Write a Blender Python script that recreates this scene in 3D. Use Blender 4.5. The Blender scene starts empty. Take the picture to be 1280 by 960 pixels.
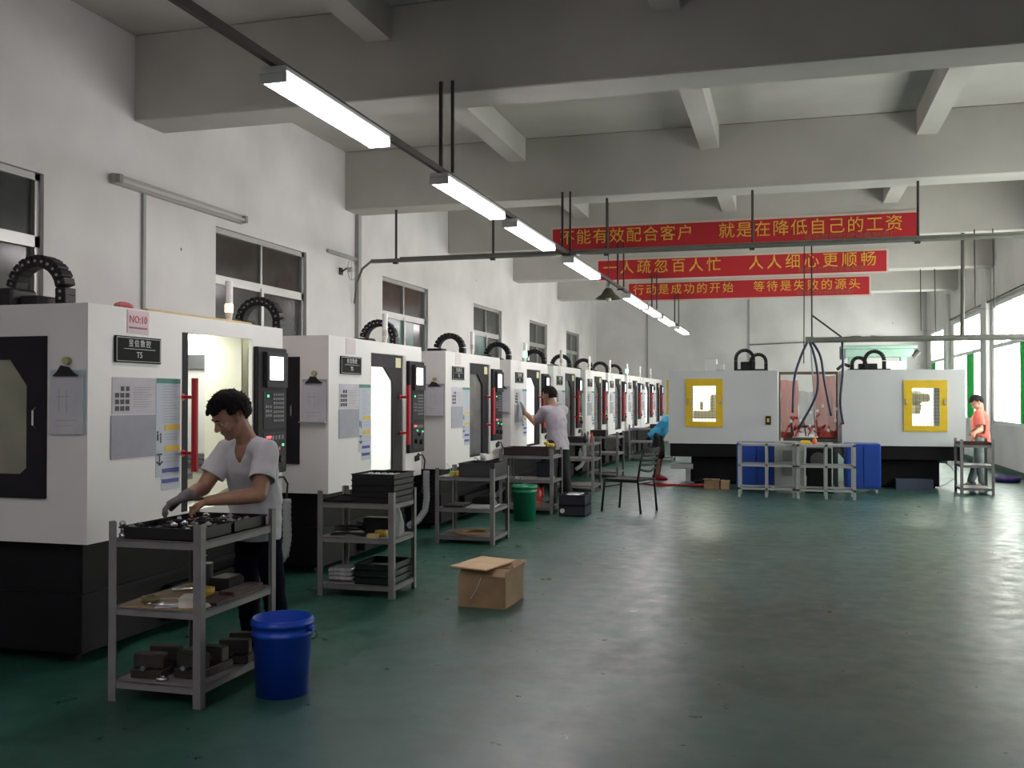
import bpy, bmesh, math, random
from mathutils import Vector, Matrix, noise
random.seed(7)
V = Vector
S = bpy.context.scene
COL = S.collection

# ------------------------------------------------------------------ camera
FPX = 1230.0
YAW = math.atan(345 / 1230); PITCH = 0.01331
cam = bpy.data.cameras.new('camera'); cam_ob = bpy.data.objects.new('camera', cam); COL.objects.link(cam_ob)
cam.sensor_fit = 'HORIZONTAL'; cam.sensor_width = 36; cam.lens = FPX / 1280 * 36
cam.clip_start = 0.05; cam.clip_end = 200
cam_ob.location = (0, 0, 1.5)
cam_ob.rotation_euler = (math.pi / 2 + PITCH, 0, YAW)
S.camera = cam_ob

# ------------------------------------------------------------------ world, exposure
w = bpy.data.worlds.new('overcast_daylight'); S.world = w; w.use_nodes = True
bg = w.node_tree.nodes['Background']; bg.inputs[0].default_value = (1.0, 0.985, 0.93, 1); bg.inputs[1].default_value = 10.0
S.view_settings.view_transform = 'Standard'; S.view_settings.look = 'None'
S.view_settings.gamma = 1; S.view_settings.use_curve_mapping = False
S.view_settings.exposure = 0.6
TUBE_STRENGTH = 19.0
S.cycles.max_bounces = 7; S.cycles.diffuse_bounces = 4; S.cycles.glossy_bounces = 3
S.cycles.transmission_bounces = 6; S.cycles.transparent_max_bounces = 12
S.cycles.caustics_reflective = False; S.cycles.caustics_refractive = False
S.cycles.sample_clamp_indirect = 6.0

XL, XR, YB, YN, ZC = -6.2, 4.12, 32.6, -6.0, 5.07
XM = -3.7
RW = [(10.4, 13.2), (14.8, 18.0), (19.3, 22.5), (23.9, 27.6), (29.2, 31.8)]  # first window is unseen, added to bring daylight into the mid room
for (y0, y1) in RW:       # daylight portals in the window openings (sampling aid for the sky light)
    l = bpy.data.lights.new('window_daylight_portal', 'AREA'); l.shape = 'RECTANGLE'; l.size = 2.5; l.size_y = y1 - y0
    l.cycles.is_portal = True
    o = bpy.data.objects.new('window_daylight_portal', l); COL.objects.link(o)
    o.location = (XR + 0.22, (y0 + y1) / 2, 2.2); o.rotation_euler = (0, math.radians(90), 0)

# ------------------------------------------------------------------ materials
MATS = {}
def M(name, col, rough=.55, metal=0., var=.0, scale=8., bump=0., emit=0., ecol=None, alpha=None, spec=.5):
    if name in MATS: return MATS[name]
    m = bpy.data.materials.new(name); m.use_nodes = True; nt = m.node_tree; N = nt.nodes; L = nt.links
    b = N['Principled BSDF']
    b.inputs['Base Color'].default_value = (*col, 1); b.inputs['Roughness'].default_value = rough
    b.inputs['Metallic'].default_value = metal
    b.inputs['Specular IOR Level'].default_value = spec
    if var or bump:
        tc = N.new('ShaderNodeTexCoord'); nz = N.new('ShaderNodeTexNoise'); nz.inputs['Scale'].default_value = scale
        nz.inputs['Detail'].default_value = 5; L.new(tc.outputs['Object'], nz.inputs['Vector'])
        if var:
            cr = N.new('ShaderNodeValToRGB'); L.new(nz.outputs['Fac'], cr.inputs['Fac'])
            cr.color_ramp.elements[0].position = .3; cr.color_ramp.elements[1].position = .7
            cr.color_ramp.elements[0].color = (*[c * (1 - var) for c in col], 1)
            cr.color_ramp.elements[1].color = (*[min(1, c * (1 + var * .4)) for c in col], 1)
            L.new(cr.outputs['Color'], b.inputs['Base Color'])
        if bump:
            bp = N.new('ShaderNodeBump'); bp.inputs['Strength'].default_value = bump; bp.inputs['Distance'].default_value = .01
            L.new(nz.outputs['Fac'], bp.inputs['Height']); L.new(bp.outputs['Normal'], b.inputs['Normal'])
    if emit:
        b.inputs['Emission Color'].default_value = (*(ecol or col), 1); b.inputs['Emission Strength'].default_value = emit
    if alpha is not None: b.inputs['Alpha'].default_value = alpha
    MATS[name] = m
    return m

def glassy(name, col, clear=.5, rough=.1, trans=True):
    """thin sheet: part clear, part translucent film, with a gloss coat"""
    m = bpy.data.materials.new(name); m.use_nodes = True; nt = m.node_tree; N = nt.nodes; L = nt.links
    out = N['Material Output']; N.remove(N['Principled BSDF'])
    t = N.new('ShaderNodeBsdfTransparent'); t.inputs[0].default_value = (*[min(1, c * .3 + .7) for c in col], 1)
    tr = N.new('ShaderNodeBsdfTranslucent'); tr.inputs[0].default_value = (*col, 1)
    d = N.new('ShaderNodeBsdfDiffuse'); d.inputs[0].default_value = (*col, 1)
    g = N.new('ShaderNodeBsdfGlossy'); g.inputs['Roughness'].default_value = rough
    m1 = N.new('ShaderNodeMixShader'); m1.inputs[0].default_value = .35; L.new(tr.outputs[0], m1.inputs[1]); L.new(d.outputs[0], m1.inputs[2])
    m2 = N.new('ShaderNodeMixShader'); m2.inputs[0].default_value = clear; L.new(m1.outputs[0], m2.inputs[1]); L.new(t.outputs[0], m2.inputs[2])
    m3 = N.new('ShaderNodeMixShader'); m3.inputs[0].default_value = .05; L.new(m2.outputs[0], m3.inputs[1]); L.new(g.outputs[0], m3.inputs[2])
    L.new(m3.outputs[0], out.inputs[0])
    return m

def wall_material():
    m = bpy.data.materials.new('wall_plaster'); m.use_nodes = True; nt = m.node_tree; N = nt.nodes; L = nt.links
    b = N['Principled BSDF']; b.inputs['Roughness'].default_value = .75
    g = N.new('ShaderNodeNewGeometry')
    n1 = N.new('ShaderNodeTexNoise'); n1.inputs['Scale'].default_value = .9; n1.inputs['Detail'].default_value = 7
    n2 = N.new('ShaderNodeTexVoronoi'); n2.inputs['Scale'].default_value = 1.3
    L.new(g.outputs['Position'], n1.inputs['Vector']); L.new(g.outputs['Position'], n2.inputs['Vector'])
    c = N.new('ShaderNodeValToRGB'); L.new(n1.outputs['Fac'], c.inputs['Fac'])
    c.color_ramp.elements[0].position = .3; c.color_ramp.elements[0].color = (.62, .605, .60, 1)
    c.color_ramp.elements[1].position = .65; c.color_ramp.elements[1].color = (.76, .745, .74, 1)
    s = N.new('ShaderNodeValToRGB'); L.new(n2.outputs['Distance'], s.inputs['Fac'])   # small scuffs and nail holes
    s.color_ramp.elements[0].position = .018; s.color_ramp.elements[0].color = (.25, .24, .23, 1)
    s.color_ramp.elements[1].position = .028; s.color_ramp.elements[1].color = (1, 1, 1, 1)
    mx = N.new('ShaderNodeMix'); mx.data_type = 'RGBA'; mx.blend_type = 'MULTIPLY'; mx.inputs[0].default_value = 1
    L.new(c.outputs[0], mx.inputs[6]); L.new(s.outputs[0], mx.inputs[7]); L.new(mx.outputs[2], b.inputs['Base Color'])
    bp = N.new('ShaderNodeBump'); bp.inputs['Strength'].default_value = .15; bp.inputs['Distance'].default_value = .02
    L.new(n1.outputs['Fac'], bp.inputs['Height']); L.new(bp.outputs[0], b.inputs['Normal'])
    return m

def floor_material():
    m = bpy.data.materials.new('floor_epoxy'); m.use_nodes = True; nt = m.node_tree; N = nt.nodes; L = nt.links
    b = N['Principled BSDF']
    g = N.new('ShaderNodeNewGeometry'); sp = N.new('ShaderNodeSeparateXYZ'); L.new(g.outputs['Position'], sp.inputs[0])
    n1 = N.new('ShaderNodeTexNoise'); n1.inputs['Scale'].default_value = .8; n1.inputs['Detail'].default_value = 8; n1.inputs['Roughness'].default_value = .65
    n2 = N.new('ShaderNodeTexNoise'); n2.inputs['Scale'].default_value = 6; n2.inputs['Detail'].default_value = 8; n2.inputs['Roughness'].default_value = .62
    L.new(g.outputs['Position'], n1.inputs['Vector']); L.new(g.outputs['Position'], n2.inputs['Vector'])
    # worn lane (x > -2.4) against the greener strip along the machines, coloured darker partly for its shadow
    mr = N.new('ShaderNodeMapRange'); mr.inputs['From Min'].default_value = -2.47; mr.inputs['From Max'].default_value = -2.36
    L.new(sp.outputs[0], mr.inputs['Value'])
    mx = N.new('ShaderNodeMix'); mx.data_type = 'RGBA'; L.new(mr.outputs[0], mx.inputs[0])
    mx.inputs[6].default_value = (.020, .088, .062, 1); mx.inputs[7].default_value = (.038, .104, .088, 1)
    r1 = N.new('ShaderNodeValToRGB'); L.new(n1.outputs['Fac'], r1.inputs['Fac'])
    r1.color_ramp.elements[0].position = .40; r1.color_ramp.elements[0].color = (.60, .66, .66, 1)
    r1.color_ramp.elements[1].position = .60; r1.color_ramp.elements[1].color = (1.28, 1.16, 1.22, 1)
    r2 = N.new('ShaderNodeValToRGB'); L.new(n2.outputs['Fac'], r2.inputs['Fac'])
    r2.color_ramp.elements[0].position = .3; r2.color_ramp.elements[0].color = (.80, .82, .82, 1)
    r2.color_ramp.elements[1].position = .7; r2.color_ramp.elements[1].color = (1.12, 1.1, 1.1, 1)
    m1 = N.new('ShaderNodeMix'); m1.data_type = 'RGBA'; m1.blend_type = 'MULTIPLY'; m1.inputs[0].default_value = 1
    m2 = N.new('ShaderNodeMix'); m2.data_type = 'RGBA'; m2.blend_type = 'MULTIPLY'; m2.inputs[0].default_value = 1
    L.new(mx.outputs[2], m1.inputs[6]); L.new(r1.outputs[0], m1.inputs[7]); L.new(m1.outputs[2], m2.inputs[6]); L.new(r2.outputs[0], m2.inputs[7])
    L.new(m2.outputs[2], b.inputs['Base Color'])
    rr = N.new('ShaderNodeMapRange'); L.new(n2.outputs['Fac'], rr.inputs['Value'])
    rr.inputs['From Min'].default_value = .3; rr.inputs['From Max'].default_value = .7; rr.inputs['To Min'].default_value = .26; rr.inputs['To Max'].default_value = .44
    L.new(rr.outputs[0], b.inputs['Roughness'])
    b.inputs['Specular IOR Level'].default_value = .5
    bp = N.new('ShaderNodeBump'); bp.inputs['Strength'].default_value = .05; bp.inputs['Distance'].default_value = .004
    L.new(n2.outputs['Fac'], bp.inputs['Height']); L.new(bp.outputs[0], b.inputs['Normal'])
    return m

WALL = wall_material(); FLOOR = floor_material()
CEIL = M('ceiling_plaster', (.49, .475, .445), .8, var=.12, scale=1.2)
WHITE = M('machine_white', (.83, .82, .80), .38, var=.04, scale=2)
BLACK = M('machine_black', (.016, .014, .018), .6, var=.3, scale=5, spec=.25)
DARK = M('machine_base_black', (.008, .007, .009), .6, var=.3, scale=4, spec=.2)
CHAR = M('charcoal_panel', (.028, .028, .034), .6, spec=.25)
GREYM = M('grey_painted_steel', (.215, .205, .21), .45, var=.2, scale=6)
RED = M('red_paint', (.50, .012, .025), .35)
YEL = M('yellow_paint', (.72, .48, .015), .45, var=.1)
ALU = M('aluminium', (.45, .45, .44), .35, .6)
CHROME = M('bright_steel', (.7, .7, .72), .25, 1.)
BLKP = M('black_plastic', (.014, .013, .015), .5, spec=.35)
RUB = M('black_rubber', (.012, .012, .012), .6)
TUBE = M('lit_tube', (1, 1, 1), emit=TUBE_STRENGTH, ecol=(1., .91, .94))
WORKL = M('lit_work_lamp', (1, 1, 1), emit=9, ecol=(1., 1., .86))
PALE = M('pale_liner', (.72, .72, .62), .5)
BACKS = M('white_sheet', (.66, .67, .68), .4, var=.1, scale=4)
RAIL = M('dark_rail', (.035, .026, .026), .6)
PIPE = M('grey_green_trunking', (.16, .165, .145), .55, var=.15)
PAPER = M('paper', (.62, .61, .66), .7, var=.08, scale=9)
PAPERG = M('grey_paper', (.36, .37, .42), .6, var=.12, scale=7)
PINK = M('pink_paper', (.80, .62, .66), .7)
SKIN = M('skin', (.40, .215, .14), .5, var=.12, scale=20)
HAIR = M('black_hair', (.007, .005, .005), .75, var=.4, scale=60, spec=.2)
CARD = M('cardboard', (.36, .235, .13), .8, var=.25, scale=8)
CARDL = M('light_cardboard', (.62, .44, .26), .75, var=.15, scale=8)
WIN_DARK = M('dark_window_glass', (.050, .054, .050), .15, var=.35, scale=2)
WIN_TEAL = M('teal_window_glass', (.075, .165, .14), .2, var=.2, scale=2)
DOORGL = glassy('lit_door_glass', (.86, .88, .92), .12, .15)
DOORGL_DARK = M('unlit_door_glass', (.16, .165, .17), .22, var=.35, scale=5)
SIDEGL = M('dusty_side_glass', (.29, .295, .22), .25, var=.25, scale=2.5)
CLEAR = glassy('clear_plastic', (.8, .83, .84), .6, .12)
CLEARGL = glassy('clear_window_glass', (.95, 1, .97), .9, .05)
GREENGL = glassy('green_window_film', (.018, .20, .06), .0, .2)
REDFILM = glassy('red_plastic_film', (.88, .36, .33), .3, .2)
BRIGHT = M('screen_lit', (1, 1, 1), emit=1.6, ecol=(.95, 1., .95))

# ------------------------------------------------------------------ mesh helpers
class MB:
    def __init__(s): s.bm = bmesh.new()
    def box(s, a, b, rot=None, c=None, bev=0.):
        a, b = V(a), V(b); ctr = (a + b) / 2; sz = b - a
        r = bmesh.ops.create_cube(s.bm, size=1, matrix=Matrix.Diagonal((abs(sz.x), abs(sz.y), abs(sz.z), 1)))
        vs = r['verts']
        if bev:
            es = list({e for v in vs for e in v.link_edges})
            rr = bmesh.ops.bevel(s.bm, geom=es, offset=bev, segments=1, affect='EDGES', profile=.5)
            vs = list({v for f in rr['faces'] for v in f.verts} | {v for v in vs if v.is_valid})
        mt = Matrix.Translation(ctr)
        if rot is not None:
            R = rot.to_matrix().to_4x4() if not isinstance(rot, Matrix) else rot
            p = V(c) if c is not None else ctr
            mt = Matrix.Translation(p) @ R @ Matrix.Translation(ctr - p)
        bmesh.ops.transform(s.bm, matrix=mt, verts=vs); return s
    def cyl(s, p0, p1, r, r2=None, seg=12, cap=True):
        p0, p1 = V(p0), V(p1); d = p1 - p0
        m = Matrix.Translation((p0 + p1) / 2) @ d.to_track_quat('Z', 'Y').to_matrix().to_4x4()
        bmesh.ops.create_cone(s.bm, cap_ends=cap, segments=seg, radius1=r, radius2=r if r2 is None else r2, depth=d.length, matrix=m)
        return s
    def ball(s, c, r, sc=(1, 1, 1), seg=12, rot=None):
        m = Matrix.Translation(V(c)) @ (rot or Matrix.Identity(4)) @ Matrix.Diagonal((*[r * k for k in sc], 1))
        bmesh.ops.create_uvsphere(s.bm, u_segments=seg, v_segments=max(6, seg * 2 // 3), radius=1, matrix=m); return s
    def tube(s, pts, r, seg=8, rads=None, cap=True):
        pts = [V(p) for p in pts]; rings = []
        n = len(pts); prev = None
        for i, p in enumerate(pts):
            t = (pts[min(i + 1, n - 1)] - pts[max(i - 1, 0)]).normalized()
            if prev is None:
                u = t.orthogonal().normalized()
            else:
                u = (prev - t * prev.dot(t)); u = u.normalized() if u.length > 1e-6 else t.orthogonal().normalized()
            prev = u; v = t.cross(u); rr = rads[i] if rads else r
            rings.append([s.bm.verts.new(p + (u * math.cos(a) + v * math.sin(a)) * rr) for a in [2 * math.pi * k / seg for k in range(seg)]])
        for a, b in zip(rings, rings[1:]):
            for k in range(seg): s.bm.faces.new((a[k], a[(k + 1) % seg], b[(k + 1) % seg], b[k]))
        if cap:
            s.bm.faces.new(rings[0][::-1]); s.bm.faces.new(rings[-1])
        return s
    def lathe(s, prof, c=(0, 0, 0), seg=28):
        c = V(c); rings = []
        for (r, z) in prof:
            rings.append([s.bm.verts.new(c + V((r * math.cos(a), r * math.sin(a), z))) for a in [2 * math.pi * k / seg for k in range(seg)]])
        for a, b in zip(rings, rings[1:]):
            for k in range(seg): s.bm.faces.new((a[k], a[(k + 1) % seg], b[(k + 1) % seg], b[k]))
        return s
    def prism(s, outer, depth, frame, holes=()):
        """outer/holes: 2d loops in the plane of frame (origin, xdir, ydir); extruded along x cross y"""
        o, xd, yd = [V(q) for q in frame]; nrm = xd.cross(yd).normalized()
        edges = []
        for lp in [outer, *holes]:
            vs = [s.bm.verts.new(o + xd * a + yd * b) for a, b in lp]
            edges += [s.bm.edges.new((vs[i], vs[(i + 1) % len(vs)])) for i in range(len(vs))]
        r = bmesh.ops.triangle_fill(s.bm, use_beauty=True, edges=edges)
        fs = [g for g in r['geom'] if isinstance(g, bmesh.types.BMFace)]
        e = bmesh.ops.extrude_face_region(s.bm, geom=fs)
        bmesh.ops.translate(s.bm, vec=nrm * depth, verts=[g for g in e['geom'] if isinstance(g, bmesh.types.BMVert)])
        return s
    def mesh(s, name, mats, smooth=False):
        bmesh.ops.recalc_face_normals(s.bm, faces=s.bm.faces)
        me = bpy.data.meshes.new(name); s.bm.to_mesh(me); s.bm.free()
        for m in (mats if isinstance(mats, (list, tuple)) else [mats]): me.materials.append(m)
        if smooth: me.polygons.foreach_set('use_smooth', [True] * len(me.polygons))
        return me

def link(name, me, parent=None, loc=None, rot=None, label=None):
    o = bpy.data.objects.new(name, me); COL.objects.link(o)
    if parent: o.parent = parent
    if loc is not None: o.location = loc
    if rot is not None: o.rotation_euler = rot
    if label: o['label'] = label
    return o
def tag(o, label, cat, group=None):
    o['label'] = label; o['category'] = cat
    if group: o['group'] = group
    return o
def thing(name, label, cat, loc=(0, 0, 0), rz=0., group=None):
    return tag(link(name, None, loc=loc, rot=(0, 0, rz)), label, cat, group)
def part(name, mb, mat, parent, label=None, smooth=False, loc=None):
    return link(name, mb.mesh(name, mat, smooth), parent, label=label, loc=loc)
def struct(name, mb, mat, parent=None, smooth=False):
    o = link(name, mb.mesh(name, mat, smooth), parent)
    if not parent: o['kind'] = 'structure'
    return o
CACHE = {}
def cpart(key, name, fn, mat, parent, label=None, smooth=False, loc=None):
    if key not in CACHE: CACHE[key] = fn(MB()).mesh(name, mat, smooth)
    return link(name, CACHE[key], parent, label=label, loc=loc)
def text_mesh(s, size, mat, ext=.001, frame='X', bold=0., shear=0., align='CENTER', sx=1., sp=1.):
    key = ('txt', s, size, frame, mat.name, bold)
    if key in CACHE: return CACHE[key]
    c = bpy.data.curves.new('lettering', 'FONT'); c.body = s; c.size = size; c.extrude = ext; c.offset = bold; c.space_character = sp; c.shear = shear
    c.align_x = align; c.align_y = 'CENTER'; c.resolution_u = 2
    o = bpy.data.objects.new('lettering', c); COL.objects.link(o)
    me = bpy.data.meshes.new_from_object(o.evaluated_get(bpy.context.evaluated_depsgraph_get()))
    bpy.data.objects.remove(o)
    R = {'X': Matrix(((0, 0, 1), (sx, 0, 0), (0, 1, 0))), '-Y': Matrix(((sx, 0, 0), (0, 0, -1), (0, 1, 0)))}[frame]
    me.transform(R.to_4x4()); me.materials.clear(); me.materials.append(mat); me.name = 'lettering'
    CACHE[key] = me
    return me

# ------------------------------------------------------------------ room shell
struct('floor', MB().box((XL - .3, YN - .3, -.1), (XR + .3, YB + .3, 0)), FLOOR)
struct('ceiling', MB().box((XL - .3, YN - .3, ZC), (XR + .3, YB + .3, ZC + .2)), CEIL)
struct('wall_back', MB().box((XL - .25, YB, 0), (XR + .25, YB + .25, ZC)), WALL)
struct('wall_near', MB().box((XL - .25, YN - .25, 0), (XR + .25, YN, ZC)), WALL)
def wall_x(name, x0, x1, wins, z0, z1):
    mb = MB(); y = YN
    for (a, b) in wins:
        mb.box((x0, y, 0), (x1, a, ZC)); mb.box((x0, a, 0), (x1, b, z0)); mb.box((x0, a, z1), (x1, b, ZC)); y = b
    mb.box((x0, y, 0), (x1, YB, ZC))
    return struct(name, mb, WALL)
LW = [(-4.6, -2.45), (.2, 2.35), (4.95, 7.09), (9.75, 11.92), (14.48, 16.54), (19.19, 21.24), (23.72, 25.6), (27.96, 29.8)]
wall_x('wall_left', XL - .25, XL, LW, 1.55, 3.43)
wall_x('wall_right', XR, XR + .25, RW, .95, 3.43)

# left windows: sliding aluminium windows, dark outside
for i, (a, b) in enumerate(LW):
    mb = MB(); X0, X1 = XL - .12, XL - .04; z0, z1, zt = 1.55, 3.43, 2.84
    for (p, q) in [((a, z0), (a + .06, z1)), ((b - .06, z0), (b, z1)), ((a, z0), (b, z0 + .06)), ((a, z1 - .06), (b, z1)), ((a, zt - .05), (b, zt + .05))]:
        mb.box((X0, p[0], p[1]), (X1, q[0], q[1]))
    mid = (a + b) / 2
    mb.box((X0 + .01, mid - .02, zt), (X1 - .01, mid + .02, z1))
    mb.box((X0 + .02, mid - .03, z0), (X1 + .01, mid + .03, zt))
    wo = struct('window_%d' % (i + 1), mb, ALU)
    def pane(y0, y1, zz0, zz1, m, xo=0.): part('pane', MB().box((X0 + .03 + xo, y0, zz0), (X0 + .036 + xo, y1, zz1)), m, wo)
    pane(a + .05, mid, zt, z1 - .05, WIN_DARK); pane(mid, b - .05, zt, z1 - .05, WIN_DARK)
    pane(a + .05, mid + .02, z0, zt, WIN_TEAL if i in (4, 5, 7) else WIN_DARK, .02)
    pane(mid - .02, b - .05, z0, zt, WIN_DARK)
    if i in (3, 4): pane(mid + .02, mid + .5, z0, zt, WIN_TEAL if i == 4 else WIN_DARK, .01)
# right windows
for i, (a, b) in enumerate(RW):
    mb = MB(); X0, X1 = XR + .015, XR + .07; z0, z1, zt = .95, 3.43, 2.55
    n = 4 if b - a > 3 else 3
    for (p, q) in [((a, z0), (a + .05, z1)), ((b - .05, z0), (b, z1)), ((a, z0), (b, z0 + .06)), ((a, z1 - .06), (b, z1)), ((a, zt - .04), (b, zt + .04))]:
        mb.box((X0, p[0], p[1]), (X1, q[0], q[1]))
    for k in range(1, n):
        y = a + (b - a) * k / n; mb.box((X0 + .01, y - .025, z0), (X1 - .01, y + .025, z1))
    wo = struct('window_%d' % (i + 9), mb, M('white_window_frame', (.7, .72, .7), .4))
    for k in range(n):
        y0 = a + (b - a) * k / n; y1 = a + (b - a) * (k + 1) / n
        gg = GREENGL if (i == 2 and k == 0) or (i == 3 and k == 1) or (i == 4 and k == 2) or (i < 2 and k == 1) else CLEARGL
        part('pane', MB().box((X0 + .03, y0, z0 + .05), (X0 + .036, y1, zt)), gg, wo, label='green pane' if gg is GREENGL else None)
        part('pane', MB().box((X0 + .03, y0, zt), (X0 + .036, y1, z1 - .05)), CLEARGL, wo)
# ceiling beams
for y in [-.95 - 4.62, -.95, 3.67, 8.3, 13.1, 17.6, 22.2, 26.8]:
    struct('ceiling_beam', MB().box((XL, y, 4.22), (XR, y + .48, ZC), bev=.012), CEIL)
ys = [YN, -.95, 3.67, 8.3, 13.1, 17.6, 22.2, 26.8, YB]
for a, b in zip(ys, ys[1:]):
    for x in (-3.72, -1.10, 1.55):
        struct('ceiling_joist_beam', MB().box((x, (a + .48) if a > YN else a, 4.76), (x + .24, b, ZC)), CEIL)
# wall piers at the right wall between the windows and the back corner
for y in (13.1, 22.6, 28.0): struct('trim_pier', MB().box((XR - .10, y + .05, 0), (XR, y + .55, 4.22), bev=.01), WALL)
struct('baseboard_right', MB().box((XR - .012, YN, 0), (XR, YB, .12)), M('dark_green_dado', (.03, .06, .05), .5))
struct('baseboard_left', MB().box((XL, YN, 0), (XL + .012, YB, .12)), M('dark_green_dado', (.03, .06, .05), .5))

# ------------------------------------------------------------------ machining centres (row along the left)
W, D = 2.16, 2.1
GLY = M('green_led', (.1, 1, .3), emit=1.3, ecol=(.1, 1, .35)); RLD = M('red_led', (1, .1, .1), emit=1.2, ecol=(1, .08, .1))
TXTW = M('white_lettering', (.75, .75, .75), .6); TXTD = M('grey_lettering', (.25, .2, .22), .7); TXTR = M('red_lettering', (.55, .08, .1), .6)
def b_shell(mb):
    z0, z1 = .69, 2.02
    mb.prism([(-D, z0), (0, z0), (0, z1), (-D, z1)], -.03, ((0, 0, 0), (1, 0, 0), (0, 0, 1)), holes=[[(-1.08, .96), (-.285, .96), (-.285, 1.82), (-1.08, 1.82)]])
    mb.box((-D, W - .03, z0), (0, W, z1)); mb.box((-D, .03, z0), (-D + .03, W - .03, z1))
    mb.prism([(.03, z0), (W - .03, z0), (W - .03, z1), (.03, z1)], -.03, ((0, 0, 0), (0, 1, 0), (0, 0, 1)), holes=[[(.87, .77), (1.72, .77), (1.72, 1.915), (.87, 1.915)]])
    mb.box((-D + .03, .03, z1 - .03), (-.03, W - .03, z1)); mb.box((-D + .03, .03, z0), (-.03, W - .03, z0 + .03))
    return mb
def b_lining(mb):
    mb.box((-1.42, .08, .75), (-1.40, 2.08, 1.97)); mb.box((-1.40, 1.90, .75), (-.06, 1.93, 1.97)); mb.box((-1.40, .10, .75), (-.06, .13, 1.97))
    mb.prism([(.75, -.4), (1.97, -.4), (1.97, -.1), (.9, -.1)], .02, ((0, 1.74, 0), (0, 0, 1), (1, 0, 0)))
    return mb
def b_base(mb):
    mb.box((-D + .05, .07, .38), (-.09, W - .05, .69), bev=.01); mb.box((-D, .05, .37), (-.07, W - .03, .40))
    mb.box((-D + .1, .12, .05), (-.14, W - .12, .37)); mb.box((-D + .3, .05, .08), (-.07, .5, .37)); mb.box((-.3, .9, .08), (-.07, 1.9, .30))
    for x in (-.25, -D + .2):
        for y in (.2, W - .2): mb.cyl((x, y, 0), (x, y, .06), .04)
    return mb
def b_doorframe(mb):
    return mb.prism([(.86, .76), (1.645, .76), (1.645, 1.91), (.86, 1.91)], .035, ((-.04, 0, 0), (0, 1, 0), (0, 0, 1)),
                    holes=[[(.885, .80), (1.40, .80), (1.40, 1.655), (1.20, 1.785), (.885, 1.785)]])
def b_doorpane(mb):
    return mb.prism([(.88, .79), (1.41, .79), (1.41, 1.66), (1.205, 1.79), (.88, 1.79)], .006, ((-.03, 0, 0), (0, 1, 0), (0, 0, 1)))
def b_handle(mb):
    x = .085; y = 1.585
    mb.cyl((x, y, 1.03), (x, y, 1.62), .021, seg=12)
    for z in (1.145, 1.50): mb.cyl((-.01, y, z), (x, y, z), .011, seg=8); mb.cyl((-.006, y, z), (.004, y, z), .022, seg=10)
    return mb
def b_sideframe(mb):
    return mb.prism([(-1.10, .936), (-.265, .936), (-.265, 1.84), (-1.10, 1.84)], .015, ((0, 0, 0), (1, 0, 0), (0, 0, 1)),
                    holes=[[(-.93, 1.07), (-.434, 1.07), (-.39, 1.105), (-.39, 1.564), (-.504, 1.71), (-.86, 1.71), (-.975, 1.564), (-.975, 1.105)]])
def b_sidepane(mb): return mb.box((-1.0, .004, 1.05), (-.37, .010, 1.73))
def b_sidehandle(mb): return mb.tube([(-.33, -.012, 1.33), (-.33, -.035, 1.345), (-.33, -.035, 1.425), (-.33, -.012, 1.44)], .007, 6)
def b_console(mb):
    mb.box((0, 1.775, .935), (.085, 2.20, 1.865), bev=.008)
    return mb
def b_housing(mb):
    mb.prism([(1.86, 1.57), (2.16, 1.57), (2.16, 1.83), (1.86, 1.83)], .03, ((.085, 0, 0), (0, 1, 0), (0, 0, 1)), holes=[[(1.895, 1.625), (2.125, 1.625), (2.125, 1.80), (1.895, 1.80)]])
    return mb
def b_screen(mb): return mb.box((.088, 1.89, 1.62), (.098, 2.13, 1.805))
def b_keys(mb):
    for i in range(7):
        for j in range(5): mb.box((.088, 1.985 + j * .033, 1.51 - i * .032), (.094, 2.008 + j * .033, 1.528 - i * .032))
    for i in range(3):
        for j in range(3): mb.box((.088, 1.87 + j * .033, 1.42 - i * .032), (.094, 1.893 + j * .033, 1.438 - i * .032))
    for j in range(6): mb.box((.088, 1.87 + j * .047, 1.185), (.094, 1.90 + j * .047, 1.215))
    return mb
def b_panels(mb):
    for (z0, z1) in [(1.27, 1.545), (.975, 1.24)]: mb.box((.084, 1.85, z0), (.089, 2.165, z1))
    return mb
KNOBS = [(1.93, 1.05, .024), (2.08, 1.04, .028), (2.02, 1.12, .016)]
def b_ledg(mb):
    for y, z in [(1.90, 1.50), (1.97, 1.15), (2.12, 1.135)]: mb.box((.09, y, z), (.097, y + .016, z + .016))
    return mb
def b_ledr(mb):
    mb.box((.09, 1.885, 1.197), (.097, 1.95, 1.215)); mb.box((.09, 2.03, 1.11), (.112, 2.05, 1.13)); return mb
def b_lamp(mb): mb.cyl((-.45, .95, 1.93), (-.45, 1.85, 1.93), .025); return mb
def b_waycover(mb):
    for i in range(3): mb.box((-1.39, 1.87 - i * .008, .965 + i * .04), (-.29, 1.90, .998 + i * .04))
    return mb
def b_wayband(mb): return mb.box((-1.39, 1.86, 1.71), (-.29, 1.90, 1.745)).box((-1.39, 1.875, 1.745), (-.29, 1.90, 1.815))
def b_spindle(mb):
    mb.box((-1.36, .55, 1.35), (-.95, .92, 1.95), bev=.01); mb.cyl((-1.12, .735, 1.15), (-1.12, .735, 1.35), .06, seg=14); mb.cyl((-1.12, .735, 1.02), (-1.12, .735, 1.15), .03, seg=10)
    return mb
def b_table(mb):
    mb.box((-1.3, .35, .90), (-.5, 1.75, .955), bev=.005)
    for k in range(4): mb.box((-1.2 + k * .18, .36, .955), (-1.17 + k * .18, 1.74, .96))
    return mb
def b_beacon(mb): return mb.cyl((-.3, 1.9, 2.02), (-.3, 1.9, 2.13), .012, .03, seg=10)
def b_beacontop(mb): return mb.cyl((-.3, 1.9, 2.19), (-.3, 1.9, 2.36), .028, seg=12)
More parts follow.
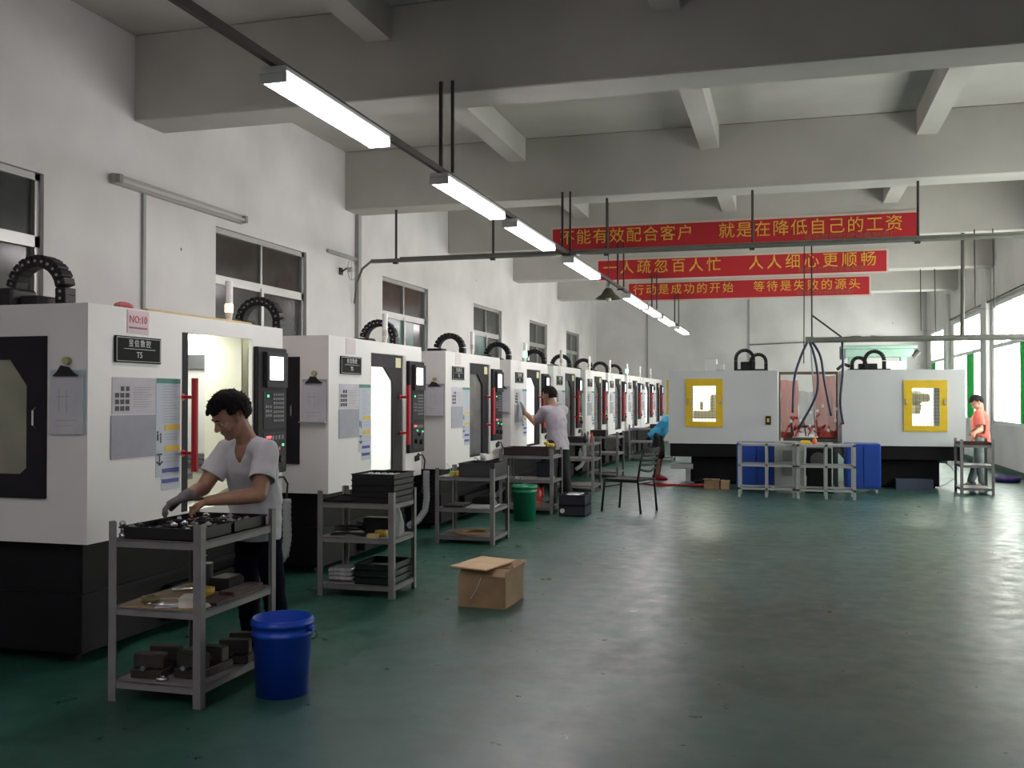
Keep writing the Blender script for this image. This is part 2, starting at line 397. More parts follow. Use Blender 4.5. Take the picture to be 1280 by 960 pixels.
def b_beaconlit(mb): return mb.cyl((-.3, 1.9, 2.13), (-.3, 1.9, 2.19), .029, seg=12)
def b_motor(mb):
    mb.box((-1.58, .90, 2.02), (-1.34, 1.14, 2.24), bev=.015); mb.box((-1.33, .96, 2.02), (-1.18, 1.16, 2.19), bev=.01)
    mb.cyl((-1.44, 1.09, 2.19), (-1.44, 1.09, 2.24), .06); mb.box((-1.75, .95, 2.02), (-1.05, 1.25, 2.04))
    mb.tube([(-1.55, 1.12, 2.1), (-1.64, 1.12, 2.22), (-1.68, 1.1, 2.12), (-1.72, 1.1, 2.03)], .018, 6)
    return mb
CH_C = V((-1.28, 1.10, 2.02)); CH_R = .205
def chain_pts():
    pts = [(V((CH_C.x - CH_R, 1.1, 2.03 + k * .048)), 0.) for k in range(5)]
    zc = 2.03 + 4 * .048 + .0
    for k in range(1, 12):
        a = math.pi - math.pi * k / 12
        pts.append((V((CH_C.x + CH_R * math.cos(a), 1.1, zc + .01 + CH_R * math.sin(a))), math.pi / 2 - (a - math.pi / 2) - math.pi / 2 + 0))
    pts += [(V((CH_C.x + CH_R, 1.1, zc - k * .048)), math.pi) for k in range(0, 5)]
    return pts
def b_link(mb):
    mb.box((-.043, -.055, -.026), (.043, .055, .026), bev=.006)
    for x in (-.014,): 
        for s in (-1, 1): mb.cyl((0, s * .054, 0), (0, s * .060, 0), .010, seg=8)
    return mb
def link_mesh():
    if 'link' not in CACHE:
        me = b_link(MB()).mesh('chain_link', [BLKP, M('link_pin', (.35, .33, .33), .4)])
        for p in me.polygons:
            if abs(p.center.y) > .0555: p.material_index = 1
        CACHE['link'] = me
    return CACHE['link']
def add_chain(parent, joined):
    pts = chain_pts()
    if joined:
        if 'chain' not in CACHE:
            mb = MB()
            for p, a in pts: mb.box(p - V((.043, .055, .026)), p + V((.043, .055, .026)), rot=Matrix.Rotation(-a if False else ang(p), 4, 'Y'), bev=.006)
            CACHE['chain'] = mb.mesh('cable_chain', BLKP)
        return link('cable_chain', CACHE['chain'], parent)
    ch = part('cable_chain', MB().box((CH_C.x - CH_R - .045, 1.03, 2.02), (CH_C.x - CH_R + .045, 1.17, 2.035)).box((CH_C.x + CH_R - .045, 1.03, 2.02), (CH_C.x + CH_R + .045, 1.17, 2.035)), BLKP, parent)
    for p, a in pts:
        o = link('chain_link', link_mesh(), ch, loc=p, rot=(0, ang(p), 0))
    return ch
def ang(p):
    zc = 2.03 + 4 * .048 + .01
    if p.z <= zc: return 0.
    return math.atan2(p.x - CH_C.x, p.z - zc) + math.pi / 2 if True else 0
# posters on the front
def b_papera(mb): return mb.box((0, .20, 1.40), (.003, .60, 1.615))
def b_paperb(mb): return mb.box((0, .19, 1.145), (.005, .60, 1.395))
def b_photos(mb):
    for r, n in [(0, (1, 2)), (1, (0, 1, 2)), (2, (0, 1, 2)), (3, (0, 1, 2))]:
        for c in n: mb.box((.003, .225 + c * .046 + (.0 if r else .004), 1.535 - r * .038), (.005, .258 + c * .046, 1.562 - r * .038))
    return mb
def b_lines(mb):
    for r in range(9): mb.box((.003, .39, 1.555 - r * .014), (.0035, .57 - (r % 3) * .02, 1.557 - r * .014))
    return mb
def b_poster(mb): mb.box((0, .605, 1.01), (.003, .85, 1.615)); mb.box((0, .66, .93), (.003, .85, 1.01)); return mb
def b_phead(mb): return mb.box((.003, .61, 1.585), (.005, .85, 1.615))
def b_pyel(mb): return mb.box((.003, .69, 1.295), (.005, .845, 1.33)).box((.003, .69, 1.165), (.005, .845, 1.20))
def b_pblue(mb): return mb.box((.003, .665, 1.035), (.005, .835, 1.06)).box((.003, .665, .97), (.005, .835, .995))
def b_plines(mb):
    for r in range(14): mb.box((.003, .67, 1.565 - r * .017), (.0035, .83 - (r * 7 % 4) * .02, 1.568 - r * .017))
    for z in (1.27, 1.25, 1.235, 1.14, 1.12, 1.10): mb.box((.003, .69, z), (.0035, .83, z + .003))
    return mb
def b_figs(mb):     # little pictogram figures: two standing people, one bending with a cart
    mb.box((.003, .612, 1.235), (.005, .628, 1.275)).cyl((.003, .62, 1.285), (.005, .62, 1.285), .008, seg=8).box((.003, .645, 1.22), (.005, .655, 1.262)).cyl((.003, .65, 1.272), (.005, .65, 1.272), .008, seg=8)
    mb.box((.003, .612, 1.145), (.005, .665, 1.155)).box((.003, .636, 1.09), (.005, .644, 1.155)).tube([(.004, .612, 1.105), (.004, .64, 1.085), (.004, .668, 1.105)], .005, 5)
    return mb
def b_plaque(mb): return mb.box((0, .215, 1.70), (.012, .64, 1.855), bev=.003)
def b_plaqueline(mb):
    mb.box((.012, .29, 1.780), (.0135, .58, 1.783))
    for (a, b) in [((.225, 1.708), (.63, 1.711)), ((.225, 1.844), (.63, 1.847)), ((.225, 1.708), (.228, 1.847)), ((.627, 1.708), (.63, 1.847))]: mb.box((.012, a[0], a[1]), (.0135, b[0], b[1]))
    return mb
def b_tag(mb): return mb.box((0, .33, 1.875), (.003, .53, 2.01))
def b_hose(mb):
    ctrl = [V((.10, 2.05, .74)), V((.10, 2.05, .60)), V((.10, 2.06, .45)), V((.09, 2.04, .33)), V((.05, 1.95, .24)), V((.0, 1.82, .20))]
    pts = []
    for i in range(len(ctrl) - 1):
        for k in range(7): pts.append(ctrl[i].lerp(ctrl[i + 1], k / 7))
    pts.append(ctrl[-1])
    return mb.tube(pts, .03, 10, rads=[.036 if i % 2 else .031 for i in range(len(pts))])
def b_plug(mb):
    mb.cyl((.0, 2.03, .875), (.0, 2.08, .90), .022); mb.cyl((-.01, 1.98, .86), (.02, 2.02, .875), .03)
    mb.tube([(.0, 2.08, .90), (.02, 2.15, .895), (.03, 2.19, .84), (.02, 2.19, .72), (.0, 2.18, .5)], .008, 6)
    return mb
ORDW = ['nearest', 'second', 'third', 'fourth', 'fifth', 'sixth', 'seventh', 'eighth', 'ninth', 'farthest']
MX = [4.57, 7.51, 10.43, 13.13, 15.71, 18.35, 20.80, 23.35, 25.62, 27.88]
STATE = ['open', 'lit', 'dark', 'lit', 'dark', 'dark', 'dark', 'dark', 'lit', 'dark']
MLAB = {0: 'nearest white machining centre with its door slid open and NO:10 sign',
        1: 'second white machining centre in the row with bright lit door window',
        2: 'third white machining centre in the row with dull grey door window',
        3: 'fourth white machining centre in the row, where worker in grey shirt leans',
        4: 'fifth white machining centre in the row, just past worker in grey shirt',
        5: 'sixth white machining centre in the row with dark door window and red handle',
        6: 'seventh white machining centre in the row with closed dark door',
        7: 'eighth white machining centre in the row, three from the far end',
        8: 'ninth white machining centre in the row, second from the far end',
        9: 'farthest white machining centre at the end of the left row'}
for i in range(10):
    t = thing('machining_centre', MLAB[i], 'machine', (XM, MX[i], 0), 0, 'white machining centres in the left row')
    cpart('shell', 'enclosure', b_shell, WHITE, t); cpart('base', 'base', b_base, DARK, t, label='black base and coolant tank')
    lit = STATE[i] != 'dark'
    cpart('lining', 'cabin_lining', b_lining, PALE, t)
    cpart('way', 'way_cover', b_waycover, M('grey_way_cover', (.12, .13, .14), .45), t)
    cpart('wayb', 'upper_band', b_wayband, M('grey_way_cover', (.12, .13, .14), .45), t)
    cpart('bsheet', 'splash_sheet', lambda mb: mb.box((-1.38, 1.885, 1.08), (-.29, 1.90, 1.71)), BACKS, t)
    if lit: cpart('litpanel', 'lamp_panel', lambda mb: mb.box((-1.30, 1.88, 1.82), (-.30, 1.90, 1.94)), M('lit_lamp_panel', (1, 1, 1), emit=2.2, ecol=(1, 1, .86)), t, label='bright lit lamp panel')
    if lit:
        cpart('wlamp', 'work_lamp', b_lamp, WORKL, t)
        l = bpy.data.lights.new('work_light', 'AREA'); l.shape = 'RECTANGLE'; l.size = .8; l.size_y = .06; l.energy = 4 if i == 0 else 34; l.color = (1, 1, .88)
        lo = bpy.data.objects.new('work_light', l); COL.objects.link(lo); lo.parent = t; lo.location = (-.45, 1.3, 1.90); lo.rotation_euler = (0, math.radians(-14), math.radians(90)); lo.rotation_euler = (0, 0, math.radians(90))
    if i == 0:
        cpart('table', 'work_table', b_table, M('cast_table', (.3, .3, .31), .4, .5), t); cpart('spindle', 'spindle_head', b_spindle, M('spindle_grey', (.5, .52, .5), .4), t)
    off = (0, -.70, 0) if i == 0 else None
    d = cpart('dframe', 'door', b_doorframe, BLACK if i != 3 else BLACK, t, loc=off)
    link('door_pane', CACHE.setdefault('dp' + ('l' if lit else 'd'), b_doorpane(MB()).mesh('door_pane', DOORGL if lit else DOORGL_DARK)), d)
    cpart('handle', 'door_handle', b_handle, RED, d, label='red bar handle', smooth=False)
    if i != 0:
        cpart('sticker', 'sticker', lambda mb: mb.box((-.004, 1.47, 1.79), (-.002, 1.60, 1.885)), M('yellow_white_sticker', (.75, .72, .45), .6), d)
    if i != 0: cpart('trim', 'door_trim', lambda mb: mb.box((-.03, 1.66, .77), (.004, 1.715, 1.91)), M('light_grey_trim', (.52, .52, .50), .4), t)
    c = cpart('console', 'control_console', b_console, BLACK, t, loc=(-.05, -.035, 0))
    cpart('housing', 'screen_housing', b_housing, CHAR, c); cpart('screen', 'screen', b_screen, BRIGHT, c, label='lit white screen')
    cpart('panels', 'key_panel', b_panels, CHAR, c)
    cpart('keys', 'keys', b_keys, M('grey_keys', (.16, .16, .17), .5), c)
    for ky, kz, kr in KNOBS: cpart('knob%.3f' % kr, 'knob', lambda mb: mb.cyl((.088, ky, kz), (.117, ky, kz), kr), BLKP, c)
    cpart('ledg', 'green_lights', b_ledg, GLY, c); cpart('ledr', 'red_lights', b_ledr, RLD, c)
    sf = cpart('sframe', 'side_door', b_sideframe, BLACK, t)
    cpart('spane', 'side_pane', b_sidepane, SIDEGL, sf); cpart('shand', 'side_door_handle', b_sidehandle, CHROME, sf)
    cpart('motor', 'axis_motor', b_motor, BLKP, t)
    add_chain(t, i > 2)
    b = cpart('beacon', 'signal_lamp', b_beacon, M('cream_plastic', (.7, .66, .55), .4), t)
    cpart('beacontop', 'signal_tube', b_beacontop, M('clear_signal_tube', (.75, .73, .72), .25), b)
    lc = {0: ((1, .42, .12), 16), 3: ((.1, 1, .45), 14), 7: ((.1, 1, .45), 20)}.get(i)
    if lc: cpart('beaconlit%d' % i, 'lit_band', b_beaconlit if i == 0 else (lambda mb: mb.cyl((-.3, 1.9, 2.13), (-.3, 1.9, 2.34), .034, .02, seg=12)), M('signal_light_%d' % i, lc[0], emit=lc[1], ecol=lc[0]), b, label='lit orange band' if i == 0 else 'lit green lamp')
    else: cpart('beaconoff', 'unlit_band', b_beaconlit, M('unlit_band', (.5, .48, .47), .3), b)
    p = cpart('plaque', 'plaque', b_plaque, M('plaque_dark', (.022, .025, .023), .75, spec=.15), t)
    cpart('pline', 'plaque_border', b_plaqueline, TXTW, p)
    link('lettering', text_mesh('昱信数控', .046, TXTW, .0012, sp=1.35), p, loc=(.013, .433, 1.812))
    link('lettering', text_mesh('T5', .050, TXTW, .0012), p, loc=(.013, .43, 1.746))
    pt = cpart('tag%d' % (i > 0), 'number_paper', b_tag, PINK if i == 0 else M('faint_pink_paper', (.74, .68, .68), .7), t)
    if i == 0:
        link('lettering', text_mesh('NO:10', .062, TXTR, .001, sx=.95), pt, loc=(.0035, .43, 1.955))
        part('fine_print', MB().box((.003, .345, 1.902), (.004, .515, 1.912)), TXTD, pt)
        part('wooden_strip', MB().box((-.06, .55, 2.02), (-.02, 1.75, 2.035)), M('pale_wood', (.55, .42, .18), .6), t)
        part('red_rag', MB().ball((-.06, .38, 2.035), .05, (.7, 1.6, .5), 10), M('red_cloth', (.5, .12, .12), .8), t)
    pa = cpart('papa', 'instruction_sheet', b_papera, PAPER, t)
    cpart('photos', 'printed_photos', b_photos, M('print_dark', (.06, .06, .06), .6), pa); cpart('plin', 'print_lines', b_lines, TXTD, pa)
    cpart('papb', 'plastic_sleeve', b_paperb, PAPERG, t)
    po = cpart('poster', 'safety_poster', b_poster, M('poster_paper', (.52, .58, .66), .5), t)
    cpart('phead', 'poster_header', b_phead, M('poster_green', (.03, .22, .17), .5), po)
    cpart('pyel', 'warning_box', b_pyel, M('poster_yellow', (.75, .52, .05), .5), po)
    cpart('pblue', 'notice_bar', b_pblue, M('poster_blue', (.04, .05, .30), .5), po)
    cpart('plns', 'print_lines', b_plines, M('print_grey', (.3, .33, .38), .6), po); cpart('pfig', 'pictogram', b_figs, M('print_dark', (.06, .06, .06), .6), po)
    if i < 5:
        cpart('hose', 'drain_hose', b_hose, CLEAR, t, smooth=True)
        cpart('plug', 'cable_plug', b_plug, RUB, t)
# red air gun beside the nearest machine's console
t = thing('air_gun', 'red air gun hanging under the nearest machine console beside worker in white', 'tool', (XM + .06, MX[0] + 1.90, .62))
part('body', MB().box((-.02, -.02, 0), (.02, .03, .20), bev=.006).tube([(0, .0, .0), (0, .03, -.08), (-.02, .05, -.2)], .008, 6), RED, t)
part('mount', MB().box((-.055, -.03, .1), (-.02, .08, .24), bev=.004), M('cream_plastic', (.7, .66, .55), .4), t)

# clipboards hanging on the side of the first four machines
for i in range(4):
    y = MX[i]
    lab = ['blue clipboard with paper in a black clip on nearest machine side', 'clear clipboard with paper on the side of the second machine',
           'clipboard hanging on the side of the third machine', 'clipboard hanging on the side of the fourth machine'][i]
    t = thing('clipboard', lab, 'clipboard', (XM - .125, y, 0), 0, 'clipboards hanging on the machine sides')
    part('board', MB().box((-.115, -.012, 1.30), (.115, -.004, 1.65), bev=.002), M('clip_blue', (.38, .55, .66), .3) if i == 0 else PAPERG, t)
    part('paper', MB().box((-.110, -.017, 1.295), (.108, -.012, 1.625)), PAPER, t)
    part('print_lines', MB().box((-.06, -.0180, 1.50), (.02, -.017, 1.505)).box((-.07, -.018, 1.37), (.06, -.017, 1.374)).box((-.05, -.018, 1.42), (-.046, -.017, 1.54)).box((.0, -.018, 1.42), (.004, -.017, 1.54)).box((-.08, -.018, 1.34), (.05, -.017, 1.343)), M('print_pale', (.45, .42, .45), .7), t)
    part('clip', MB().prism([(-.085, 1.615), (.085, 1.615), (.05, 1.635), (.02, 1.665), (-.03, 1.675), (-.055, 1.64)], .012, ((0, -.018, 0), (1, 0, 0), (0, 0, 1))), BLKP, t)
    part('magnet', MB().cyl((.0, -.03, 1.70), (.0, 0, 1.70), .022, seg=14), M('brass_magnet', (.45, .42, .22), .5), t)
    if i: part('ledge', MB().box((-.13, -.05, 1.285), (.11, -.004, 1.295)), ALU, t)

# ------------------------------------------------------------------ two machines seen from the side (right rear)
YR = 17.2
def side_machine(x0, x1, wx, wz, gx, gz, mirror, label, base_x):
    t = thing('machining_centre', label, 'machine', (x0, YR, 0), 0, 'machining centres standing back to back')
    w_ = x1 - x0; Dy = 2.1; z0, z1 = .70, 1.95
    wx = [a - x0 for a in wx]; gx = [a - x0 for a in gx]
    mb = MB()
    mb.prism([(0, z0), (w_, z0), (w_, z1), (0, z1)], -.03, ((0, 0, 0), (1, 0, 0), (0, 0, 1)), holes=[[(gx[0] - .03, gz[0] - .03), (gx[1] + .03, gz[0] - .03), (gx[1] + .03, gz[1] + .03), (gx[0] - .03, gz[1] + .03)]])
    mb.box((0, Dy - .03, z0), (w_, Dy, z1)).box((0, .03, z1 - .03), (w_, Dy - .03, z1)).box((0, .03, z0), (w_, Dy - .03, z0 + .03))
    xf, xb = (0, w_) if not mirror else (w_, 0)
    s = 1 if not mirror else -1
    mb.box((min(xb, xb - s * .03), .03, z0 + .03), (max(xb, xb - s * .03), Dy - .03, z1 - .03))
    mb.prism([(.03, z0 + .03), (Dy - .03, z0 + .03), (Dy - .03, z1 - .03), (.03, z1 - .03)], s * .03, ((xf, 0, 0), (0, 1, 0), (0, 0, 1)), holes=[[(.5, .78), (1.35, .78), (1.35, 1.85), (.5, 1.85)]])
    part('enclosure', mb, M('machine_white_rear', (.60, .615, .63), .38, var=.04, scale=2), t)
    wf = part('window_frame', MB().prism([(wx[0], wz[0]), (wx[1], wz[0]), (wx[1], wz[1]), (wx[0], wz[1])], .02, ((0, 0, 0), (1, 0, 0), (0, 0, 1)),
         holes=[[(gx[0], gz[0]), (gx[1], gz[0]), (gx[1], gz[1]), (gx[0], gz[1])]]), YEL, t, label='yellow window frame')
    part('latch', MB().box((wx[0] + .03, -.035, 1.37), (wx[0] + .05, -.02, 1.47)).box((wx[1] - .05, -.035, 1.37), (wx[1] - .03, -.02, 1.47)), CHROME, wf)
    g = MB()
    n = 7
    for k in range(1, n): g.box((gx[0] + (gx[1] - gx[0]) * k / n - .003, .008, gz[0]), (gx[0] + (gx[1] - gx[0]) * k / n + .003, .013, gz[1]))
    for k in range(1, 11): g.box((gx[0], .008, gz[0] + (gz[1] - gz[0]) * k / 11 - .003), (gx[1], .013, gz[0] + (gz[1] - gz[0]) * k / 11 + .003))
    part('wire_grid', g, M('grid_wire', (.12, .12, .10), .5), wf)
    # cabin behind the window
    xi = .35 if not mirror else w_ - 1.35
    part('cabin_lining', MB().box((xi - .02, 1.0, .74), (xi + 1.0, 1.02, 1.9)), PALE, t)
    part('work_lamp', MB().cyl((xi, .6, 1.86), (xi + .9, .6, 1.86), .02), WORKL, t)
    l = bpy.data.lights.new('work_light', 'AREA'); l.shape = 'RECTANGLE'; l.size = .9; l.size_y = .06; l.energy = 26; l.color = (1, 1, .85)
    lo = bpy.data.objects.new('work_light', l); COL.objects.link(lo); lo.parent = t; lo.location = (xi + .45, .55, 1.83)
    bx = gx[1] - .08 if not mirror else gx[0] - .0
    mb = MB()
    sx = -1 if not mirror else 1
    cx = (gx[0] + gx[1]) / 2 + (-.0 if mirror else 0)
    if mirror:
        mb.box((gx[0] - .05, .30, 1.38), (gx[0] + .20, .62, 1.60), bev=.04).box((gx[0] + .10, .25, 1.42), (gx[0] + .31, .55, 1.56), bev=.03).cyl((gx[0] + .08, .42, 1.22), (gx[0] + .08, .42, 1.38), .09, .12)
        for k in range(5): mb.box((gx[0] - .02 + .03 * k, .26, 1.44 + .02 * (k % 2)), (gx[0] - .005 + .03 * k, .30, 1.58))
    else:
        mb.box((gx[0] - .02, .30, 1.12), (gx[1] + .1, .55, 1.28), bev=.03).box((gx[1] - .12, .28, 1.25), (gx[1] + .1, .5, 1.55), bev=.03).cyl((gx[0] + .13, .42, 1.25), (gx[0] + .13, .42, 1.42), .03)
    part('spindle_head', mb, M('olive_spindle', (.28, .27, .20), .5), t)
    bx0, bx1 = [b - x0 for b in base_x]
    part('base', MB().box((.02, .04, .47), (w_ - .02, Dy - .05, .70), bev=.01).box((bx0, .2, .03), (bx1, Dy - .1, .47), bev=.01).cyl((bx0 + .1, .3, 0), (bx0 + .1, .3, .04), .05).cyl((bx1 - .1, .3, 0), (bx1 - .1, .3, .04), .05)
         .cyl((bx0 + .1, 1.7, 0), (bx0 + .1, 1.7, .04), .05).cyl((bx1 - .1, 1.7, 0), (bx1 - .1, 1.7, .04), .05), DARK, t)
    return t, w_
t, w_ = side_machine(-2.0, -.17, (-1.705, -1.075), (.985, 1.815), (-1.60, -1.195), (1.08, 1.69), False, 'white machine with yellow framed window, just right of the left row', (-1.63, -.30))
part('front_edge', MB().box((-.035, .0, 1.2), (-.005, .04, 1.80)), YEL, t, label='yellow door edge')
sw = part('isolator_switch', MB().box((1.63, -.02, 1.035), (1.72, 0, 1.18), bev=.004), BLKP, t); part('switch_plate', MB().box((1.655, -.026, 1.075), (1.695, -.02, 1.14)), YEL, sw)
part('tank_panel', MB().box((.02, .12, .25), (.40, .35, .34), bev=.004).box((.28, .12, .03), (.36, .35, .25)), M('pale_tank', (.42, .42, .43), .5), t)
def arches(t, defs, y):
    mb = MB()
    for cx, r, h in defs:
        n = 16
        pts = [(cx - r, 1.95), (cx - r, 1.95 + h * .5)] + [(cx + r * math.cos(math.pi - math.pi * k / n), 1.95 + h - r + r * math.sin(math.pi * k / n)) for k in range(n + 1)] + [(cx + r, 1.95 + h * .5), (cx + r, 1.95)]
        for (a, b), (c_, d_) in zip(pts, pts[1:]):
            L_ = math.hypot(c_ - a, d_ - b)
            if L_ < .02: continue
            m_ = V(((a + c_) / 2, y, (b + d_) / 2))
            mb.box(m_ - V((L_ * .48, .05, .03)), m_ + V((L_ * .48, .05, .03)), rot=Matrix.Rotation(-math.atan2(d_ - b, c_ - a), 4, 'Y'), bev=.004)
        y += .12
    part('cable_chain', mb, BLKP, t)
arches(t, [(1.27, .15, .37), (1.50, .13, .30)], .5)
part('axis_motor', MB().box((1.2, .5, 1.95), (1.45, .7, 2.12), bev=.01).box((1.10, .45, 1.95), (1.66, .85, 1.99)), BLKP, t)
part('white_box', MB().box((.61, .3, 1.95), (.80, .55, 2.17), bev=.01).box((.80, .3, 1.97), (.93, .5, 2.08), bev=.01), M('white_plastic', (.62, .64, .64), .4), t)
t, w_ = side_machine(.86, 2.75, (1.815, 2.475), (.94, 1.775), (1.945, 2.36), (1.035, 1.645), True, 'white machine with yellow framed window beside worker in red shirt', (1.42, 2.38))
arches(t, [(.30, .11, .22), (.56, .155, .33)], .5)
part('axis_motor', MB().box((.3, .5, 1.95), (.6, .7, 2.07), bev=.01).box((.15, .45, 1.95), (.8, .85, 1.98)).tube([(-.05, .4, 1.97), (.05, .45, 2.06), (.15, .5, 2.03)], .03, 6), BLKP, t)

# grey chip tray under the right machine, white box with cable
t = thing('chip_tray', 'low grey-blue tray on the floor under the rightmost machine', 'tray', (1.95, 17.25, 0))
part('tray', MB().box((-.26, -.15, 0), (.30, .15, .02)).box((-.26, -.15, .02), (.30, -.135, .16)).box((-.26, .135, .02), (.30, .15, .16)).box((-.26, -.135, .02), (-.245, .135, .16)).box((.285, -.135, .02), (.30, .135, .16)), M('blue_grey_plastic', (.08, .10, .16), .5), t)
t = thing('junction_box', 'small white junction box hanging under the rightmost machine corner', 'box', (2.47, 17.6, .50))
part('case', MB().box((-.06, -.03, -.09), (.06, .03, .05), bev=.006).box((-.1, 0, .05), (.3, .02, .09)), M('white_plastic', (.62, .64, .64), .4), t)
part('cable', MB().tube([(.02, 0, -.08), (.12, 0, -.15), (.2, -.02, -.3), (.05, -.05, -.42), (-.1, -.1, -.49)], .008, 6), M('white_plastic', (.62, .64, .64), .4), t)

# between the two machines: red film curtains, stand, hoses from the overhead trunking
t = thing('plastic_curtain', 'red translucent film curtains hung between the two yellow windowed machines', 'curtain', (.34, 18.2, 0))
part('top_rail', MB().box((-.50, -.03, 1.90), (.50, .03, 1.95)).box((-.5, -.03, 0), (-.47, .03, 1.9)).box((.47, -.03, 0), (.5, .03, 1.9)), M('brown_rail', (.22, .16, .10), .6), t)
def drape(x0, x1, z0, z1, y, amp, ph):
    mb = MB(); n = 22; rows = []
    for j in range(9):
        z = z0 + (z1 - z0) * j / 8
        rows.append([mb.bm.verts.new((x0 + (x1 - x0) * k / n + .012 * math.sin(j * 1.3 + ph), y + amp * math.sin(k * .5 + ph + j * .15), z + .012 * math.sin(k * .3))) for k in range(n + 1)])
    for a, b in zip(rows, rows[1:]):
        for k in range(n): mb.bm.faces.new((a[k], a[k + 1], b[k + 1], b[k]))
    return mb
part('film', drape(-.47, -.16, .80, 1.80, .0, .02, 0), REDFILM, t, smooth=True)
part('film', drape(.10, .47, .80, 1.88, -.03, .025, 1.), REDFILM, t, smooth=True)
part('film', drape(-.16, .10, .85, 1.6, .06, .02, 2.), CLEAR, t, smooth=True, label='clear film')
# compressed air unit / pump set seen between the machines
t = thing('pump_unit', 'cluttered pump unit with red fittings standing between the two machines', 'machine', (.34, 17.5, 0))
part('frame', MB().box((-.42, -.2, .74), (.46, .35, .80)).box((-.42, -.2, 0), (-.36, -.14, .74)).box((.40, -.2, 0), (.46, -.14, .74)).box((-.42, .29, 0), (-.36, .35, .74)).box((.40, .29, 0), (.46, .35, .74)).box((-.2, -.1, .98), (.1, 0, 1.02)).box((-.3, -.1, .8), (-.27, .0, 1.1)), M('dark_olive_steel', (.05, .055, .045), .5), t)
mb = MB()
rr = random.Random(5)
for k in range(16):
    x = rr.uniform(-.42, .42); z = rr.uniform(.84, 1.25 if abs(x) > .1 else 1.0); y = rr.uniform(-.15, .2)
    mb.cyl((x, y, z), (x + rr.uniform(-.09, .09), y + rr.uniform(-.05, .05), z + rr.uniform(-.06, .08)), rr.uniform(.012, .03), seg=8)
for k in range(5): mb.tube([(-.42 + .2 * k, -.12, .84), (-.36 + .2 * k, -.14, .95), (-.28 + .2 * k, -.1, 1.02 + .05 * (k % 3)), (-.25 + .2 * k, 0, .84)], .012, 6)
mb.box((-.46, .0, .8), (-.3, .2, .9)).box((.15, -.05, .8), (.45, .2, .93), bev=.02)
part('red_fittings', mb, M('red_fitting', (.45, .06, .05), .45), t)
mb = MB()
for k in range(10):
    x = rr.uniform(-.4, .42); z = rr.uniform(.85, 1.35); mb.box((x, -.2, z), (x + .04, -.17, z + .05), bev=.005)
part('labels', mb, M('white_tags', (.7, .68, .66), .6), t)
part('air_tank', MB().cyl((-.05, .2, .3), (.35, .2, .3), .16, seg=18).cyl((-.3, .1, .12), (-.3, .1, .7), .09, seg=14), M('dark_tank', (.02, .02, .022), .4), t)
t = thing('overhead_trunking', 'thick grey horizontal trunking pipe above the yellow windowed machines', 'pipe', (0, 16.4, 2.35))
part('pipe', MB().cyl((.36, 0, .06), (XR, 0, .06), .045, seg=14).box((.27, -.05, .02), (.40, .05, .11)), PIPE, t)
part('suspension_post', MB().cyl((2.58, 0, .06), (2.80, 1.3, 1.86), .03, seg=8), M('post_grey', (.12, .12, .11), .5), t)
part('suspension_rod', MB().cyl((.37, 0, .1), (.40, 1.3, 1.86), .014, seg=6), RAIL, t)
part('suspension_rod', MB().cyl((.25, .3, -.3), (.28, 1.3, 1.86), .010, seg=6), RAIL, t)
part('brace', MB().cyl((.45 - .07, 0, .45), (.82, 0, .1), .014, seg=6), RAIL, t)
for k, pts in enumerate([[(.31, 0, .05), (.20, .02, -.2), (.10, .03, -.55), (.07, .06, -1.1)], [(.33, 0, .05), (.42, .0, -.25), (.46, .0, -.6), (.40, .02, -.9), (.16, .05, -1.35)],
        [(.36, 0, .05), (.50, 0, -.2), (.56, .02, -.6), (.66, .05, -1.15)], [(.83, 0, .02), (.84, 0, -.4), (.80, .02, -.9), (.84, .03, -1.28)], [(.35, 0, .05), (.38, 0, -.5), (.42, .1, -1.2)]]):
    sm = []
    P = [V(p) for p in pts]
    for i in range(len(P) - 1):
        for q in range(5):
            u = q / 5; p0 = P[max(i - 1, 0)]; p1 = P[i]; p2 = P[i + 1]; p3 = P[min(i + 2, len(P) - 1)]
            sm.append(.5 * ((2 * p1) + (p2 - p0) * u + (2 * p0 - 5 * p1 + 4 * p2 - p3) * u * u + (3 * p1 - p0 - 3 * p2 + p3) * u ** 3))
    sm.append(P[-1])
    part('air_hose', MB().tube(sm, .020 if k < 4 else .012, 8), M('dark_blue_hose', (.018, .022, .06), .4) if k < 4 else M('pale_hose', (.4, .38, .42), .4), t, smooth=True)

# steel bench racks in front of the machines, cabinets behind
def bench(x0, x1, y0, y1, zt, label, n):
    t = thing('steel_bench', label, 'bench', (x0, y0, 0), 0, 'pale steel bench frames before the rear machines')
    w_, d_ = x1 - x0, y1 - y0
    for z in (zt, .49, .14): 
        part('rail_frame', MB().box((0, 0, z - .03), (w_, .03, z)).box((0, d_ - .03, z - .03), (w_, d_, z)).box((0, 0, z - .03), (.03, d_, z)).box((w_ - .03, 0, z - .03), (w_, d_, z)).box((.03, .03, z - .016), (w_ - .03, d_ - .03, z - .012) if z == zt else (w_ - .03, .045, z - .010)), M('pale_steel', (.36, .37, .37), .45), t)
    for k in range(n + 1):
        for y in (0, d_ - .04):
            x = (w_ - .04) * k / n; part('leg', MB().box((x, y, 0), (x + .04, y + .04, zt + .01)), M('pale_steel', (.36, .37, .37), .45), t)
    return t
bench(-.73, .10, 15.2, 15.72, .80, 'pale steel bench frame in front of the blue cabinet, left one', 2)
bench(.12, .95, 15.16, 15.68, .80, 'pale steel bench frame in front of the blue cabinet, right one', 2)
BLU = M('blue_cabinet', (.008, .055, .35), .45, var=.1)
